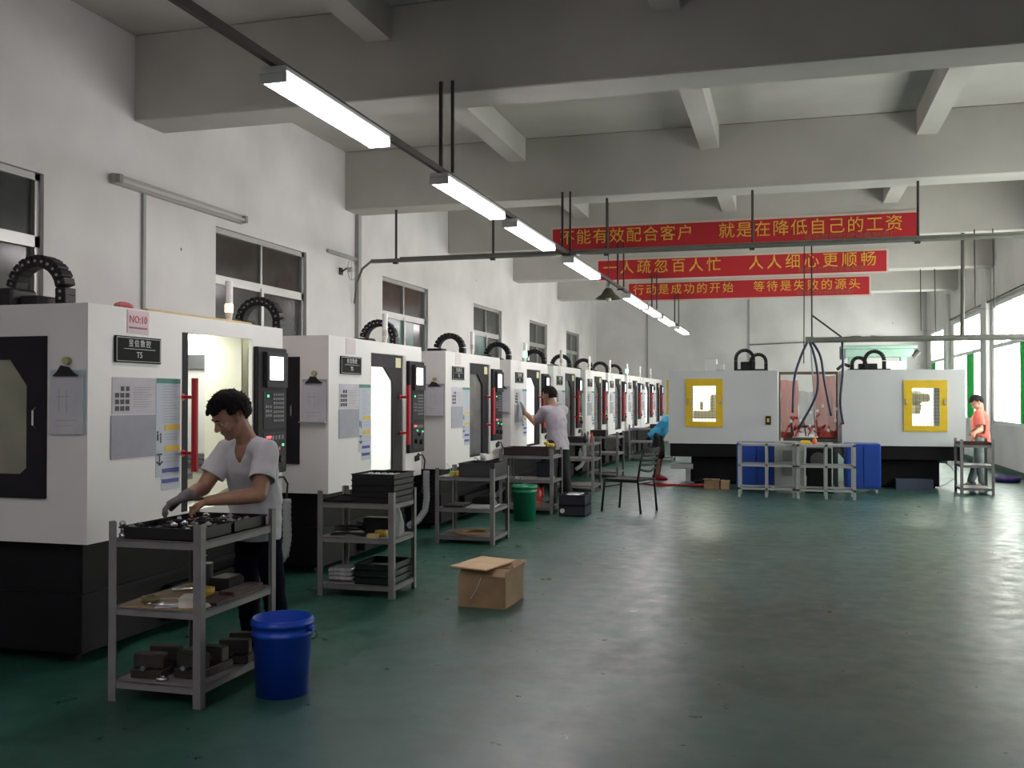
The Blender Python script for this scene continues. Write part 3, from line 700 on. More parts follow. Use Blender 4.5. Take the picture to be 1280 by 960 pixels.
for (x, y, w_, lab) in [(-.80, 16.2, .62, 'blue steel cabinet behind the left bench frame'), (.86, 16.2, .52, 'blue steel cabinet on castors behind the right bench frame')]:
    t = thing('blue_cabinet', lab, 'cabinet', (x, y, 0), 0, 'blue cabinets behind the bench frames')
    part('body', MB().box((0, 0, .07), (w_, .55, .77), bev=.008), BLU, t)
    part('door', MB().box((.03, -.012, .11), (w_ / 2 - .01, 0, .74), bev=.003), BLU, t); part('door', MB().box((w_ / 2 + .01, -.012, .11), (w_ - .03, 0, .74), bev=.003), BLU, t)
    for a in (.06, w_ - .06):
        for b in (.05, .5): part('castor', MB().cyl((a - .012, b, .03), (a + .012, b, .03), .03, seg=12).box((a - .02, b - .02, .05), (a + .02, b + .02, .075)), M('white_plastic', (.62, .64, .64), .4), t)
t = thing('electrical_cabinet', 'grey electrical cabinet with two square panels behind the bench frames', 'cabinet', (-.21, 15.95, 0))
part('body', MB().box((0, 0, .05), (.46, .4, .80), bev=.006).box((.03, .03, 0), (.43, .37, .05)), M('light_grey_cabinet', (.34, .35, .33), .45), t)
for z in (.27, .50): part('vent_panel', MB().box((.13, -.01, z), (.31, 0, z + .17)), M('mid_grey_panel', (.17, .18, .16), .5), t)
part('nameplate', MB().box((.18, -.008, .73), (.28, 0, .76)), BLKP, t)
part('handle', MB().box((.40, -.02, .4), (.415, 0, .48)), CHROME, t)
t = thing('floor_fan', 'dark round fan unit behind the middle of the bench frames', 'fan', (.45, 16.1, 0))
part('body', MB().box((-.17, -.02, .06), (.20, .3, .70), bev=.01).box((-.2, -.04, 0), (.23, .33, .06)), DARK, t)
part('grille', MB().cyl((.0, -.03, .52), (.0, -.02, .52), .12, seg=20).cyl((0, -.045, .52), (0, -.02, .52), .04), M('dull_grey_grille', (.08, .08, .085), .4), t)
# things on the bench
for (x, y, w_, h_, m_, lab) in [(.18, 15.35, .14, .05, YEL, 'yellow plastic part on the right bench frame'), (.38, 15.4, .07, .09, M('orange_plastic', (.8, .16, .05), .5), 'orange bottle on the right bench frame'),
                                (-.1, 15.35, .22, .04, ALU, 'grey metal plate on the left bench frame')]:
    nm = {'yellow': 'plastic_part', 'orange': 'bottle', 'grey': 'metal_plate'}[lab.split()[0]]
    if nm == 'bottle': o = part(nm, MB().lathe([(0, 0), (.035, 0), (.035, .06), (.015, .085), (.015, .1), (0, .1)], (x, y, .80), 12), m_, None, smooth=True)
    else: o = part(nm, MB().box((x, y, .80), (x + w_, y + .12, .80 + h_), bev=.012), m_, None)
    tag(o, lab, nm.split('_')[-1])
# cardboard boxes on the floor, red hose
for k, (x, y, w_, h_) in enumerate([(-1.32, 16.3, .24, .16), (-1.06, 16.35, .14, .14)]):
    o = part('cardboard_box', MB().box((x, y, 0), (x + w_, y + .2, h_), bev=.004).box((x - .02, y - .03, h_), (x + w_ * .5, y + .02, h_ + .01)), CARD if k == 0 else CARDL, None)
    tag(o, ['larger small cardboard box on floor before the left yellow windowed machine', 'smaller pale cardboard box beside blue cabinet on floor'][k], 'box', 'small boxes on the floor')
o = part('red_air_hose', MB().tube([(-2.4, 16.9, .015), (-2.1, 16.6, .015), (-1.9, 16.7, .015), (-2.2, 16.95, .02), (-1.7, 16.75, .015), (-1.3, 16.65, .015), (-1.6, 16.9, .015), (-1.0, 17.0, .015)], .015, 6), RED, None, smooth=True)
tag(o, 'red air hose lying on the floor near person in red shoes', 'hose')
t = tag(part('plastic_basin', MB().lathe([(0, .01), (.17, .01), (.21, .10), (.225, .10), (.19, 0), (0, 0)], (3.72, 19.1, 0), 20), M('purple_plastic', (.05, .02, .16), .4), None, smooth=True), 'dark purple plastic basin on floor by the right wall', 'basin')

# ------------------------------------------------------------------ back wall things
t = thing('green_machine', 'pale green framed machine near the back wall behind the right machines', 'machine', (1.45, 27.6, 0))
PG = M('pale_green_paint', (.33, .50, .42), .5, var=.1)
part('body', MB().box((0, 0, 0), (1.7, .9, 1.9), bev=.02).box((.1, .0, 1.9), (.25, .3, 2.6)).box((1.4, 0, 1.9), (1.55, .3, 2.6)), PG, t)
part('top_beam', MB().box((-.02, -.05, 2.55), (1.72, .35, 2.78), bev=.02), PG, t); part('beam_edge', MB().cyl((-.1, -.07, 2.82), (1.8, -.07, 2.82), .05, seg=10), PG, t)
part('end_fitting', MB().box((-.12, -.1, 2.5), (.02, .1, 2.85), bev=.01).cyl((1.7, 0, 2.55), (1.85, 0, 2.7), .08, seg=10), M('dark_grey_fitting', (.06, .06, .06), .5), t)
part('white_box', MB().box((.95, -.1, 1.95), (1.5, .1, 2.45), bev=.01), M('white_plastic', (.62, .64, .64), .4), t)
t = thing('valve_pipe', 'thin pipe run with dark valves on the back wall', 'pipe', (0, YB - .06, 0))
part('pipe', MB().cyl((-1.2, 0, 3.18), (3.9, 0, 3.35), .018, seg=6), PIPE, t)
part('valve', MB().cyl((1.9, 0, 3.36), (2.2, 0, 3.36), .05, seg=8).cyl((2.5, 0, 3.38), (2.9, 0, 3.34), .04, seg=8).box((2.9, -.05, 3.22), (3.0, .05, 3.38)), M('dark_grey_fitting', (.06, .06, .06), .5), t)
for x, z0 in [(-1.22, 0), (-4.5, 1)]: tag(part('wall_conduit', MB().box((x, YB - .03, z0), (x + .04, YB, ZC)), M('conduit_grey', (.36, .36, .35), .6), None), ['thin vertical grey conduit on the back wall near centre', 'thin vertical grey conduit on the back wall toward left'][z0], 'conduit', 'conduits on the back wall')

# ------------------------------------------------------------------ banners
GOLD = M('gold_lettering', (.72, .42, .05), .5); FINE = M('fine_print_tan', (.30, .09, .07), .6)
RB = M('banner_red', (.44, .010, .018), .6, var=.08, scale=2)
BT = ['不能有效配合客户　就是在降低自己的工资', '一人疏忽百人忙　人人细心更顺畅', '行动是成功的开始　等待是失败的源头']
BL = ['nearest red banner with gold characters, highest of the three', 'middle red banner with gold characters, second of the three', 'farthest red banner with gold characters, lowest of the three']
for k, (y, x0, x1, z0, z1, fs) in enumerate([(17.6, -4.15, 2.08, 4.15, 4.58, .285), (22.2, -4.17, 2.02, 4.17, 4.61, .33), (26.8, -4.19, 2.02, 4.14, 4.60, .30)]):
    t = thing('banner', BL[k], 'banner', ((x0 + x1) / 2, y - .012, (z0 + z1) / 2), 0, 'red slogan banners on the beams')
    hw, hh = (x1 - x0) / 2, (z1 - z0) / 2
    part('board', MB().box((-hw - .04, -.008, -hh - .04), (hw + .04, .010, hh + .04)), M('banner_border', (.62, .50, .44), .6), t)
    part('cloth', MB().box((-hw, -.014, -hh), (hw, -.008, hh)), RB, t)
    s = BT[k]; n = len(s); cells = n + (0 if '　' in s else 0)
    xa, xb = -hw + .27, hw - .36
    sp_ = s.index('　')
    for j, chh in enumerate(s):
        if chh == '　': continue
        xx = xa + (xb - xa) * (j + (.35 if j > sp_ else 0)) / (n - .65)
        link('character', text_mesh(chh, fs, GOLD, .004, '-Y', bold=.0), t, loc=(xx, -.018, .035))
    link('fine_print', text_mesh('昱信数控机械设备制造厂', .12, FINE, .002, '-Y', sx=1.15), t, loc=(hw - 1.05, -.016, -hh + .075))

# ------------------------------------------------------------------ lamps on the rail
t = thing('lamp_rail', 'long dark rail carrying the row of tube lights', 'rail', (-2.9, 0, 3.47))
part('rail', MB().box((-.02, YN + .5, -.025), (.02, 30.5, .025)), RAIL, t)
for y in [-.95 + .3, 3.67 + .2, 8.15, 13.0, 17.5, 22.1, 26.7]:
    part('hanger', MB().box((-.05, y - .015, 0), (-.02, y + .015, (4.28 if y < 27 else 4.28) - 3.47)).box((.06, y - .012, 0), (.085, y + .012, 4.28 - 3.47)).box((-.05, y - .015, -.05), (.085, y + .015, -.025)), RAIL, t)
FX = [(-4.6, -3.0), (-1.2, .4), (1.0, 2.4), (5.14, 6.72), (7.99, 9.78), (10.24, 12.06), (13.18, 15.16), (18.25, 20.5), (20.75, 22.8), (23.26, 25.7), (26.9, 29.4)]
vis = ['first', 'second', 'third', 'fourth', 'fifth', 'sixth', 'seventh', 'eighth']
FL = ['nearest lit tube light, the largest on the rail', 'second lit tube light on the rail, beside the paired hangers', 'third lit tube light on the rail, left of the banners',
      'fourth lit tube light on the rail, in front of the middle banner', 'fifth lit tube light on the rail, beyond the bell lamp', 'sixth lit tube light along the rail', 'seventh lit tube light along the rail', 'farthest lit tube light at the end of the rail']
for k, (a, b) in enumerate(FX):
    lab = FL[k - 3] if k > 2 else ['farthest back', 'middle', 'nearest'][k] + ' lit tube light on the rail behind the camera'
    t = thing('tube_light', lab, 'light', (-2.9, a, 3.34), 0, 'lit tube lights hanging on the rail' if k > 2 else 'tube lights behind the camera')
    part('housing', MB().box((-.09, 0, .06), (.09, b - a, .10), bev=.01).box((-.02, .1, .10), (.02, .14, .115)).box((-.02, b - a - .14, .10), (.02, b - a - .1, .115)), M('white_housing', (.65, .65, .66), .4), t)
    for x in (-.065, 0, .065): part('tube', MB().cyl((x, .02, .025), (x, b - a - .02, .025), .019, seg=10), TUBE, t)
    for y in (0, b - a - .02): part('end_cap', MB().box((-.088, y, .0), (.088, y + .02, .06), bev=.004), M('white_housing', (.65, .65, .66), .4), t)
t = thing('lamp_rail', 'second dark lamp rail, added behind the camera for more light', 'rail', (.9, 0, 3.47))  # made-up rail and tubes out of view, added to brighten the near area
part('rail', MB().box((-.02, YN + .5, -.025), (.02, 2.2, .025)), RAIL, t)
for y in (-.75, -5.3): part('hanger', MB().box((-.05, y - .015, 0), (-.02, y + .015, .75)).box((.06, y - .012, 0), (.085, y + .012, .75)).box((-.05, y - .015, -.05), (.085, y + .015, -.025)), RAIL, t)
for k, y in enumerate((-4.9, -2.6, -.3)):
    t = thing('tube_light', ['farthest back', 'middle', 'nearest'][k] + ' lit tube light added on the second rail behind the camera', 'light', (.9, y, 3.34), 0, 'tube lights behind the camera')
    part('housing', MB().box((-.09, 0, .06), (.09, 1.7, .10), bev=.01).box((-.02, .1, .10), (.02, .14, .115)).box((-.02, 1.56, .10), (.02, 1.6, .115)), M('white_housing', (.65, .65, .66), .4), t)
    for x in (-.065, 0, .065): part('tube', MB().cyl((x, .02, .025), (x, 1.68, .025), .019, seg=10), TUBE, t)
    for yy in (0, 1.68): part('end_cap', MB().box((-.088, yy, .0), (.088, yy + .02, .06), bev=.004), M('white_housing', (.65, .65, .66), .4), t)
t = thing('bell_lamp', 'dark bell-shaped pendant lamp hanging beside the tube lights', 'lamp', (-3.0, 16.9, 3.22))
part('shade', MB().lathe([(.05, .17), (.07, .15), (.13, .06), (.22, .0), (.225, -.015), (.215, -.01), (.12, .05), (.06, .13)], (0, 0, 0), 24), M('olive_shade', (.10, .09, .06), .45), t, smooth=True)
part('cap', MB().cyl((0, 0, .16), (0, 0, .27), .05, .035, seg=14), ALU, t)
part('cord', MB().cyl((0, 0, .27), (0, 0, ZC - 3.22), .008, seg=6), RAIL, t)
part('bulb', MB().ball((0, 0, -.02), .05, seg=12), M('bulb_glass', (.7, .7, .6), .2), t)
# cross conduit below the second beam
t = thing('cross_conduit', 'dark conduit running across the room on drop rods below the second beam', 'pipe', (0, 13.25, 3.48))
part('pipe', MB().cyl((-5.85, 0, 0), (XR, 0, 0), .03, seg=10).cyl((-5.4, 0, .035), (XR, -.03, .03), .012, seg=6), PIPE, t)
part('bend', MB().tube([(-5.85, 0, 0), (-6.0, .02, -.1), (-6.1, .05, -.3), (-6.16, .1, -.6)], .018, 8), PIPE, t, smooth=True)
for x in (-5.46, -3.99, -2.37, -.44, 1.58, 3.3): part('drop_rod', MB().cyl((x, 0, -.03), (x, 0, .735), .018, seg=6).box((x - .04, -.035, -.05), (x + .025, .035, -.03)), RAIL, t)
# cable loops hanging at the right
for (x, y, z0, z1) in [(2.95, 17.55, 2.95, 4.25), (2.70, 22.3, 2.9, 4.2)]:
    t = tag(part('cable_loop', MB().tube([(x, y, z1), (x + .01, y, z0), (x + .30, y + .02, z0 - .01), (x + .28, y + .02, z1)], .010, 6), RAIL, None), 'thin dark wire frame hanging from a beam near right wall, %s' % ('nearer one' if y < 20 else 'farther one'), 'wire', 'wire frames near right wall')
t = tag(part('wall_pipe', MB().cyl((XR - .06, 13.2, 3.50), (XR - .06, 27.6, 3.50), .025, seg=8), RAIL, None), 'dark pipe along the right wall just above the windows', 'pipe')

# ------------------------------------------------------------------ left wall fittings
t = thing('unlit_tube_light', 'unlit tube light fixture mounted on the left wall above nearest machine', 'light', (XL, 7.95, 3.58))
part('housing', MB().box((0, 0, -.05), (.06, 2.3, .05), bev=.005), M('aged_housing', (.42, .40, .37), .5), t)
part('tube', MB().cyl((.085, .05, -.01), (.085, 2.25, -.01), .018, seg=10), M('unlit_tube', (.6, .6, .6), .3), t)
part('end_cap', MB().box((.06, 0, -.04), (.11, .05, .04)), M('aged_cap', (.28, .27, .26), .5), t); part('end_cap', MB().box((.06, 2.25, -.04), (.11, 2.3, .04)), M('aged_cap', (.28, .27, .26), .5), t)
tag(part('wall_conduit', MB().box((XL, 8.42, 1.9), (XL + .03, 8.46, 3.62)), M('conduit_grey', (.36, .36, .35), .6), None), 'vertical conduit on left wall below the unlit tube light', 'conduit')
tag(part('wall_conduit', MB().box((XL, 13.45, 1.5), (XL + .06, 13.55, 4.22)), M('conduit_grey', (.36, .36, .35), .6), None), 'tall vertical conduit on left wall under the second beam', 'conduit')
tag(part('wall_conduit', MB().box((XL, 12.5, 3.52), (XL + .04, 13.45, 3.57)), M('conduit_grey', (.36, .36, .35), .6), None), 'short horizontal conduit on left wall near the small wall fan', 'conduit')
t = thing('wall_fan', 'small clear wall fan bracket on left wall beside tall conduit', 'fan', (XL, 12.95, 3.3))
part('bracket', MB().box((0, -.05, -.04), (.02, .05, .06)).tube([(.02, 0, 0), (.1, 0, .05), (.16, 0, .03)], .012, 6), RAIL, t)
ring = [(.18, .14 * math.cos(a), .02 + .14 * math.sin(a)) for a in [2 * math.pi * k / 20 for k in range(21)]]
part('ring_guard', MB().tube(ring, .005, 5).tube([(.18, -.14, .02), (.18, .14, .02)], .004, 5).tube([(.18, 0, -.12), (.18, 0, .16)], .004, 5), ALU, t)
part('motor', MB().cyl((.12, 0, .03), (.19, 0, .03), .035, seg=10), ALU, t)

# ------------------------------------------------------------------ carts
def cart(x0, x1, y0, y1, h, label, mid=.46, low=.10, rz=0.):
    cx, cy = (x0 + x1) / 2, (y0 + y1) / 2; hx, hy = (x1 - x0) / 2, (y1 - y0) / 2
    t = thing('steel_cart', label, 'cart', (cx, cy, 0), rz, 'grey angle steel carts beside the machines')
    for sx in (-1, 1):
        for sy in (-1, 1):
            x, y = sx * hx, sy * hy
            f_, e_ = .042, .006
            part('leg', MB().prism([(x, y), (x - sx * f_, y), (x - sx * f_, y - sy * e_), (x - sx * e_, y - sy * e_), (x - sx * e_, y - sy * f_), (x, y - sy * f_)], h, ((0, 0, 0), (1, 0, 0), (0, 1, 0))), GREYM, t)
    for z, nm in ((h - .09, 'top_shelf'), (mid, 'middle_shelf'), (low, 'bottom_shelf')):
        e = .007
        part(nm, MB().box((-hx + e, -hy + e, z - .004), (hx - e, hy - e, z)).box((-hx + e, -hy + e, z - .035), (hx - e, -hy + e + .006, z + .004)).box((-hx + e, hy - e - .006, z - .035), (hx - e, hy - e, z + .004))
             .box((-hx + e, -hy + e, z - .035), (-hx + e + .006, hy - e, z + .004)).box((hx - e - .006, -hy + e, z - .035), (hx - e, hy - e, z + .004)), GREYM, t)
    return t
cart(-3.24, -2.72, 4.16, 4.88, .885, 'nearest grey steel cart beside worker in white shirt')
cart(-3.44, -2.82, 6.80, 7.27, .79, 'grey steel cart with stack of black trays, second from front', .44, .09)
cart(-3.50, -2.87, 9.55, 10.12, .77, 'grey steel cart with cardboard ring on bottom, third from front', .36, -.005 + .08)
cart(-3.62, -2.90, 12.28, 12.85, .83, 'grey steel cart in front of worker in grey shirt', .43, .08)
cart(-3.62, -2.95, 15.30, 15.95, .86, 'grey steel cart behind the black metal chair, fifth from front', .52, .10)
cart(-3.64, -3.05, 18.2, 18.9, .85, 'grey steel cart sixth from front', .45, .1)
cart(-3.64, -2.6, 23.2, 23.8, .85, 'farthest grey steel cart near the end of the row', .45, .1)
cart(2.55, 3.03, 16.45, 17.05, .85, 'small dark steel cart beside worker in red shirt', .45, .1)

def tray_mesh(mb, w_, d_, h_, cells=(5, 3), t_=.005):
    mb.box((-w_ / 2, -d_ / 2, 0), (w_ / 2, d_ / 2, t_))
    for s in (-1, 1):
        mb.box((s * w_ / 2 - (t_ if s > 0 else 0), -d_ / 2, 0), (s * w_ / 2 + (t_ if s < 0 else 0), d_ / 2, h_))
        mb.box((-w_ / 2, s * d_ / 2 - (t_ if s > 0 else 0), 0), (w_ / 2, s * d_ / 2 + (t_ if s < 0 else 0), h_))
        mb.box((-w_ / 2 - .006, s * d_ / 2 - .006, h_ - .008), (w_ / 2 + .006, s * d_ / 2 + .006, h_)); mb.box((s * w_ / 2 - .006, -d_ / 2, h_ - .008), (s * w_ / 2 + .006, d_ / 2, h_))
    for k in range(1, cells[0]): x = -w_ / 2 + w_ * k / cells[0]; mb.box((x - .002, -d_ / 2, 0), (x + .002, d_ / 2, h_ * .6))
    for k in range(1, cells[1]): y = -d_ / 2 + d_ * k / cells[1]; mb.box((-w_ / 2, y - .002, 0), (w_ / 2, y + .002, h_ * .6))
    return mb
# nearest cart, top
zt = .885 - .09
for k, (y, d_, lab) in enumerate([(4.345, .30, 'black divided plastic tray at the front of the nearest cart top'), (4.68, .32, 'black divided plastic tray under the hands of worker in white shirt')]):
    t = tag(part('plastic_tray', tray_mesh(MB(), .44, d_, .06, (6, 4)), BLKP, None, loc=(-2.98, y, zt + .002)), lab, 'tray', 'black trays on the nearest cart')
mm = MB().box((-.018, -.012, 0), (.018, .012, .016), bev=.003).cyl((0, 0, .016), (0, 0, .022), .008, seg=8).mesh('machined_part', M('machined_steel', (.45, .46, .48), .3, .9))
mm2 = MB().box((-.02, -.014, 0), (.02, .014, .02), bev=.004).mesh('machined_part', M('dull_dark_metal', (.07, .07, .075), .35, .7))
rr = random.Random(3)
CELLW = ['first', 'second', 'third', 'fourth', 'fifth', 'sixth']
for tr, (ty, td) in enumerate([(4.345, .30), (4.68, .32)]):
    for r_ in range(4):
        for c_ in range(6):
            for q in range(2):
                if rr.random() < (.12 if q == 0 else .45): continue
                x = -2.98 - .22 + .44 * (c_ + .5) / 6; y = ty - td / 2 + td * (r_ + .5) / 4
                o = link('machined_part', mm if rr.random() < .6 else mm2, loc=(x + rr.uniform(-.012, .012), y + rr.uniform(-.014, .014), zt + .016 + q * .028), rot=(rr.uniform(-.3, .3), rr.uniform(-.3, .3), rr.uniform(-1.6, 1.6)), )
                tag(o, '%s machined metal block, %s row %s cell of the %s tray on the nearest cart' % (('lower', 'upper')[q], CELLW[r_], CELLW[c_], ('front', 'rear')[tr]), 'part', 'machined blocks in the nearest cart trays')
t = tag(part('steel_fitting', MB().cyl((-3.19, 4.20, zt + .0), (-3.19, 4.20, zt + .03), .018).cyl((-3.19, 4.20, zt + .03), (-3.19, 4.20, zt + .065), .011).ball((-3.19, 4.20, zt + .075), .017), CHROME, None, smooth=True), 'shiny round steel fitting at left front corner of the nearest cart', 'fitting')
# nearest cart, middle shelf
zm = .46
def item(name, mb, m_, lab, cat, smooth=False, group=None, loc=None): return tag(part(name, mb, m_, None, smooth=smooth, loc=loc), lab, cat, group)
item('plywood_sheet', MB().box((-3.21, 4.20, zm), (-2.76, 4.84, zm + .006)), M('pale_board', (.34, .25, .14), .7, var=.2), 'thin brown board lining the middle shelf of the nearest cart', 'board')
zm += .006
t = thing('white_carton', 'small white carton on the middle shelf of the nearest cart', 'box', (-2.86, 4.27, zm), .35)
part('carton', MB().box((-.035, -.055, 0), (.035, .055, .052), bev=.002), M('white_card', (.72, .70, .60), .6), t); part('flap', MB().box((-.034, -.075, .048), (.034, -.055, .051)), M('white_card', (.72, .70, .60), .6), t)
item('tape_roll', MB().lathe([(.025, 0), (.045, 0), (.045, .03), (.025, .03), (.025, 0)], (-3.10, 4.30, zm), 18), M('olive_tape', (.14, .12, .05), .4), 'brown tape roll at left of the middle shelf', 'tape', True)
item('tape_roll', MB().lathe([(.028, 0), (.05, 0), (.05, .04), (.028, .04), (.028, 0)], (-2.93, 4.52, zm), 18), M('yellow_tape', (.6, .42, .06), .4), 'yellow tape roll behind the white carton on middle shelf', 'tape', True)
item('caliper', MB().box((-3.08, 4.24, zm), (-2.90, 4.255, zm + .006)).box((-3.08, 4.22, zm), (-3.07, 4.29, zm + .007)).box((-3.03, 4.22, zm), (-3.00, 4.285, zm + .010)), CHROME, 'steel caliper lying on the middle shelf front edge', 'tool')
item('spanner', MB().box((-3.16, 4.36, zm), (-2.98, 4.372, zm + .006), rot=Matrix.Rotation(.5, 4, 'Z')).cyl((-3.15, 4.33, zm), (-3.15, 4.33, zm + .007), .016, seg=8), CHROME, 'steel spanner lying behind the caliper', 'tool')
item('brown_folder', MB().box((-2.86, 4.30, zm), (-2.75, 4.62, zm + .015), rot=Matrix.Rotation(.15, 4, 'Z')).box((-2.84, 4.5, zm), (-2.75, 4.8, zm + .03), bev=.005), M('brown_leather', (.06, .022, .022), .6), 'dark brown folder at right side of the middle shelf', 'folder')
item('white_cloth', MB().ball((-2.79, 4.27, zm + .008), .05, (1, .8, .25), 10), M('white_cloth', (.6, .6, .6), .9), 'crumpled white cloth at right front of middle shelf', 'cloth', True)
item('paper_sheet', MB().box((-3.02, 4.20, zm + .001), (-2.90, 4.30, zm + .003), rot=Matrix.Rotation(.5, 4, 'Z')), PAPER, 'sheet of paper lying under the caliper', 'paper')
t = thing('dark_can', 'dark grey can with wire handle on the middle shelf of nearest cart', 'can', (-3.07, 4.72, zm))
part('can', MB().cyl((0, 0, 0), (0, 0, .13), .05, .052, seg=18), M('dark_grey_can', (.06, .06, .075), .4), t); part('handle', MB().tube([(-.05, 0, .13), (-.045, 0, .19), (-.02, 0, .21), (.02, 0, .17)], .004, 6), ALU, t)
item('steel_rod', MB().cyl((-3.15, 4.55, zm + .012), (-2.85, 4.80, zm + .012), .009, seg=8), CHROME, 'bright steel rod lying at the back of the middle shelf', 'rod')
item('dark_tool_pouch', MB().box((-2.86, 4.62, zm), (-2.99, 4.80, zm + .07), bev=.015), BLKP, 'black tool pouch at back of middle shelf', 'pouch')
# bottom shelf: two milling vises + casting
zb = .10
for k, (x, y, rz) in enumerate([(-3.09, 4.36, .1), (-2.87, 4.42, -.1), (-2.84, 4.72, .2)]):
    t = thing('machine_vise', ['dark machine vise at left of bottom shelf, nearest cart', 'dark machine vise behind the front right leg of nearest cart', 'dark machine vise at the rear of the bottom shelf'][k], 'vise', (x, y, zb), rz, 'dark vises on the bottom shelf')
    part('base', MB().box((-.085, -.13, 0), (.085, .13, .045), bev=.006), M('vise_iron', (.055, .045, .045), .45, .4), t)
    part('jaw', MB().box((-.08, -.11, .045), (.08, -.05, .12), bev=.006), M('vise_iron', (.055, .045, .045), .45, .4), t); part('jaw', MB().box((-.08, .04, .045), (.08, .10, .12), bev=.006), M('vise_iron', (.055, .045, .045), .45, .4), t)
    part('screw', MB().cyl((0, -.16, .06), (0, .1, .06), .014, seg=8), CHROME, t)
item('steel_ring', MB().lathe([(.015, 0), (.03, 0), (.03, .02), (.015, .02), (.015, 0)], (-2.98, 4.23, zb), 14), CHROME, 'small bright steel ring on bottom shelf front edge', 'ring', True)

# second cart: stacked trays etc
z2 = .70
for k in range(5):
    lab = ['lowest', 'second lowest', 'middle', 'second highest', 'topmost'][k] + ' black tray in the tall stack on the second cart'
    tag(part('plastic_tray', tray_mesh(MB(), .34, .40, .044, (6, 7), .006), BLKP, None, loc=(-3.0, 7.03, z2 + .002 + k * .044)), lab, 'tray', 'stacked black trays on the second cart')
mm3 = MB().box((-.015, -.015, 0), (.015, .015, .012), bev=.003).mesh('machined_part', M('machined_steel', (.45, .46, .48), .3, .9))
for k in range(30):
    o = link('machined_part', mm3, loc=(-3.0 - .17 + .34 * ((k % 6) + .5) / 6, 7.03 - .2 + .4 * (k // 6 + 1) / 7, z2 + 4 * .044 + .024)); tag(o, 'bright metal block, %s column and %s row of the topmost tray of the tall stack' % (CELLW[k % 6], CELLW[k // 6]), 'part', 'machined blocks on the tray stack')
item('slatted_tray', tray_mesh(MB(), .24, .40, .022, (1, 12), .006), BLKP, 'flat black slatted tray beside the tray stack on the second cart', 'tray', loc=(-3.30, 7.03, z2 + .002))
t = thing('purple_bottle', 'small purple spray bottle standing on the slatted tray', 'bottle', (-3.28, 7.15, z2 + .02))
part('bottle', MB().lathe([(0, 0), (.022, 0), (.022, .06), (.01, .085), (.01, .10), (0, .10)], seg=12), M('purple_bottle', (.06, .03, .35), .3), t, smooth=True); part('cap', MB().cyl((0, 0, .10), (0, 0, .13), .012, .008, seg=8), M('purple_bottle', (.06, .03, .35), .3), t)
z2 = .44
item('pliers', MB().tube([(-3.38, 6.9, z2 + .01), (-3.25, 6.93, z2 + .02), (-3.1, 6.90, z2 + .01)], .009, 6).tube([(-3.38, 6.94, z2 + .01), (-3.25, 6.92, z2 + .02), (-3.08, 6.97, z2 + .01)], .009, 6), RUB, 'black handled pliers on middle shelf of the second cart', 'tool')
item('black_cable_coil', MB().tube([(-3.3 + .12 * math.cos(a), 7.08 + .09 * math.sin(a), z2 + .012 + .004 * a) for a in [k * .4 for k in range(36)]], .007, 5), RUB, 'coil of black cable on the middle shelf of the second cart', 'cable')
item('tape_roll', MB().lathe([(.03, 0), (.05, 0), (.05, .045), (.03, .045), (.03, 0)], (-2.99, 6.97, z2), 18), M('yellow_tape2', (.6, .40, .05), .4), 'amber tape roll on the middle shelf of the second cart', 'tape', True)
item('wood_block', MB().box((-3.06, 6.86, z2), (-2.98, 6.90, z2 + .03)), M('pale_wood', (.55, .42, .18), .6), 'small pale wooden block on the second cart middle shelf', 'block')
item('white_tag', MB().box((-2.90, 6.86, z2), (-2.85, 6.92, z2 + .05), bev=.004), PAPER, 'crumpled white paper at right of the second cart middle shelf', 'paper')
item('black_box', MB().box((-3.2, 7.1, z2), (-2.95, 7.22, z2 + .12), bev=.008), BLKP, 'black box at the back of the second cart middle shelf', 'box')
t = thing('plastic_bag', 'clear crumpled plastic bag hanging at right side of the second cart', 'bag', (-2.85, 6.95, .52))
bmb = MB().lathe([(.004, .20), (.012, .16), (.03, .10), (.055, .02), (.05, -.05), (.02, -.075), (0, -.08)], seg=16)
for v in bmb.bm.verts: v.co += v.normal * 0 + noise.noise_vector(v.co * 30) * .012
part('bag', bmb, CLEAR, t, smooth=True)
z2 = .09
for k in range(3):
    mb = MB().box((-.10, -.09, 0), (.10, .09, .03), bev=.01)
    for v in mb.bm.verts: v.co += noise.noise_vector(v.co * 20) * .008
    tag(part('wrapped_packet', mb, M('shrink_wrap', (.42, .42, .44), .25, var=.4, scale=30), None, loc=(-3.30, 6.98, z2 + .008 + k * .032)), ['lowest', 'middle', 'top'][k] + ' shrink-wrapped packet on bottom shelf of the second cart', 'packet', 'shrink-wrapped packets')
for k in range(3):
    tag(part('plastic_tray', tray_mesh(MB(), .30, .38, .05, (1, 1), .006), M('dark_green_plastic', (.012, .022, .018), .35), None, loc=(-3.0, 7.03, z2 + .002 + k * .052)), ['lowest', 'middle', 'top'][k] + ' dark crate tray on bottom shelf of second cart', 'tray', 'crate trays on bottom shelf')

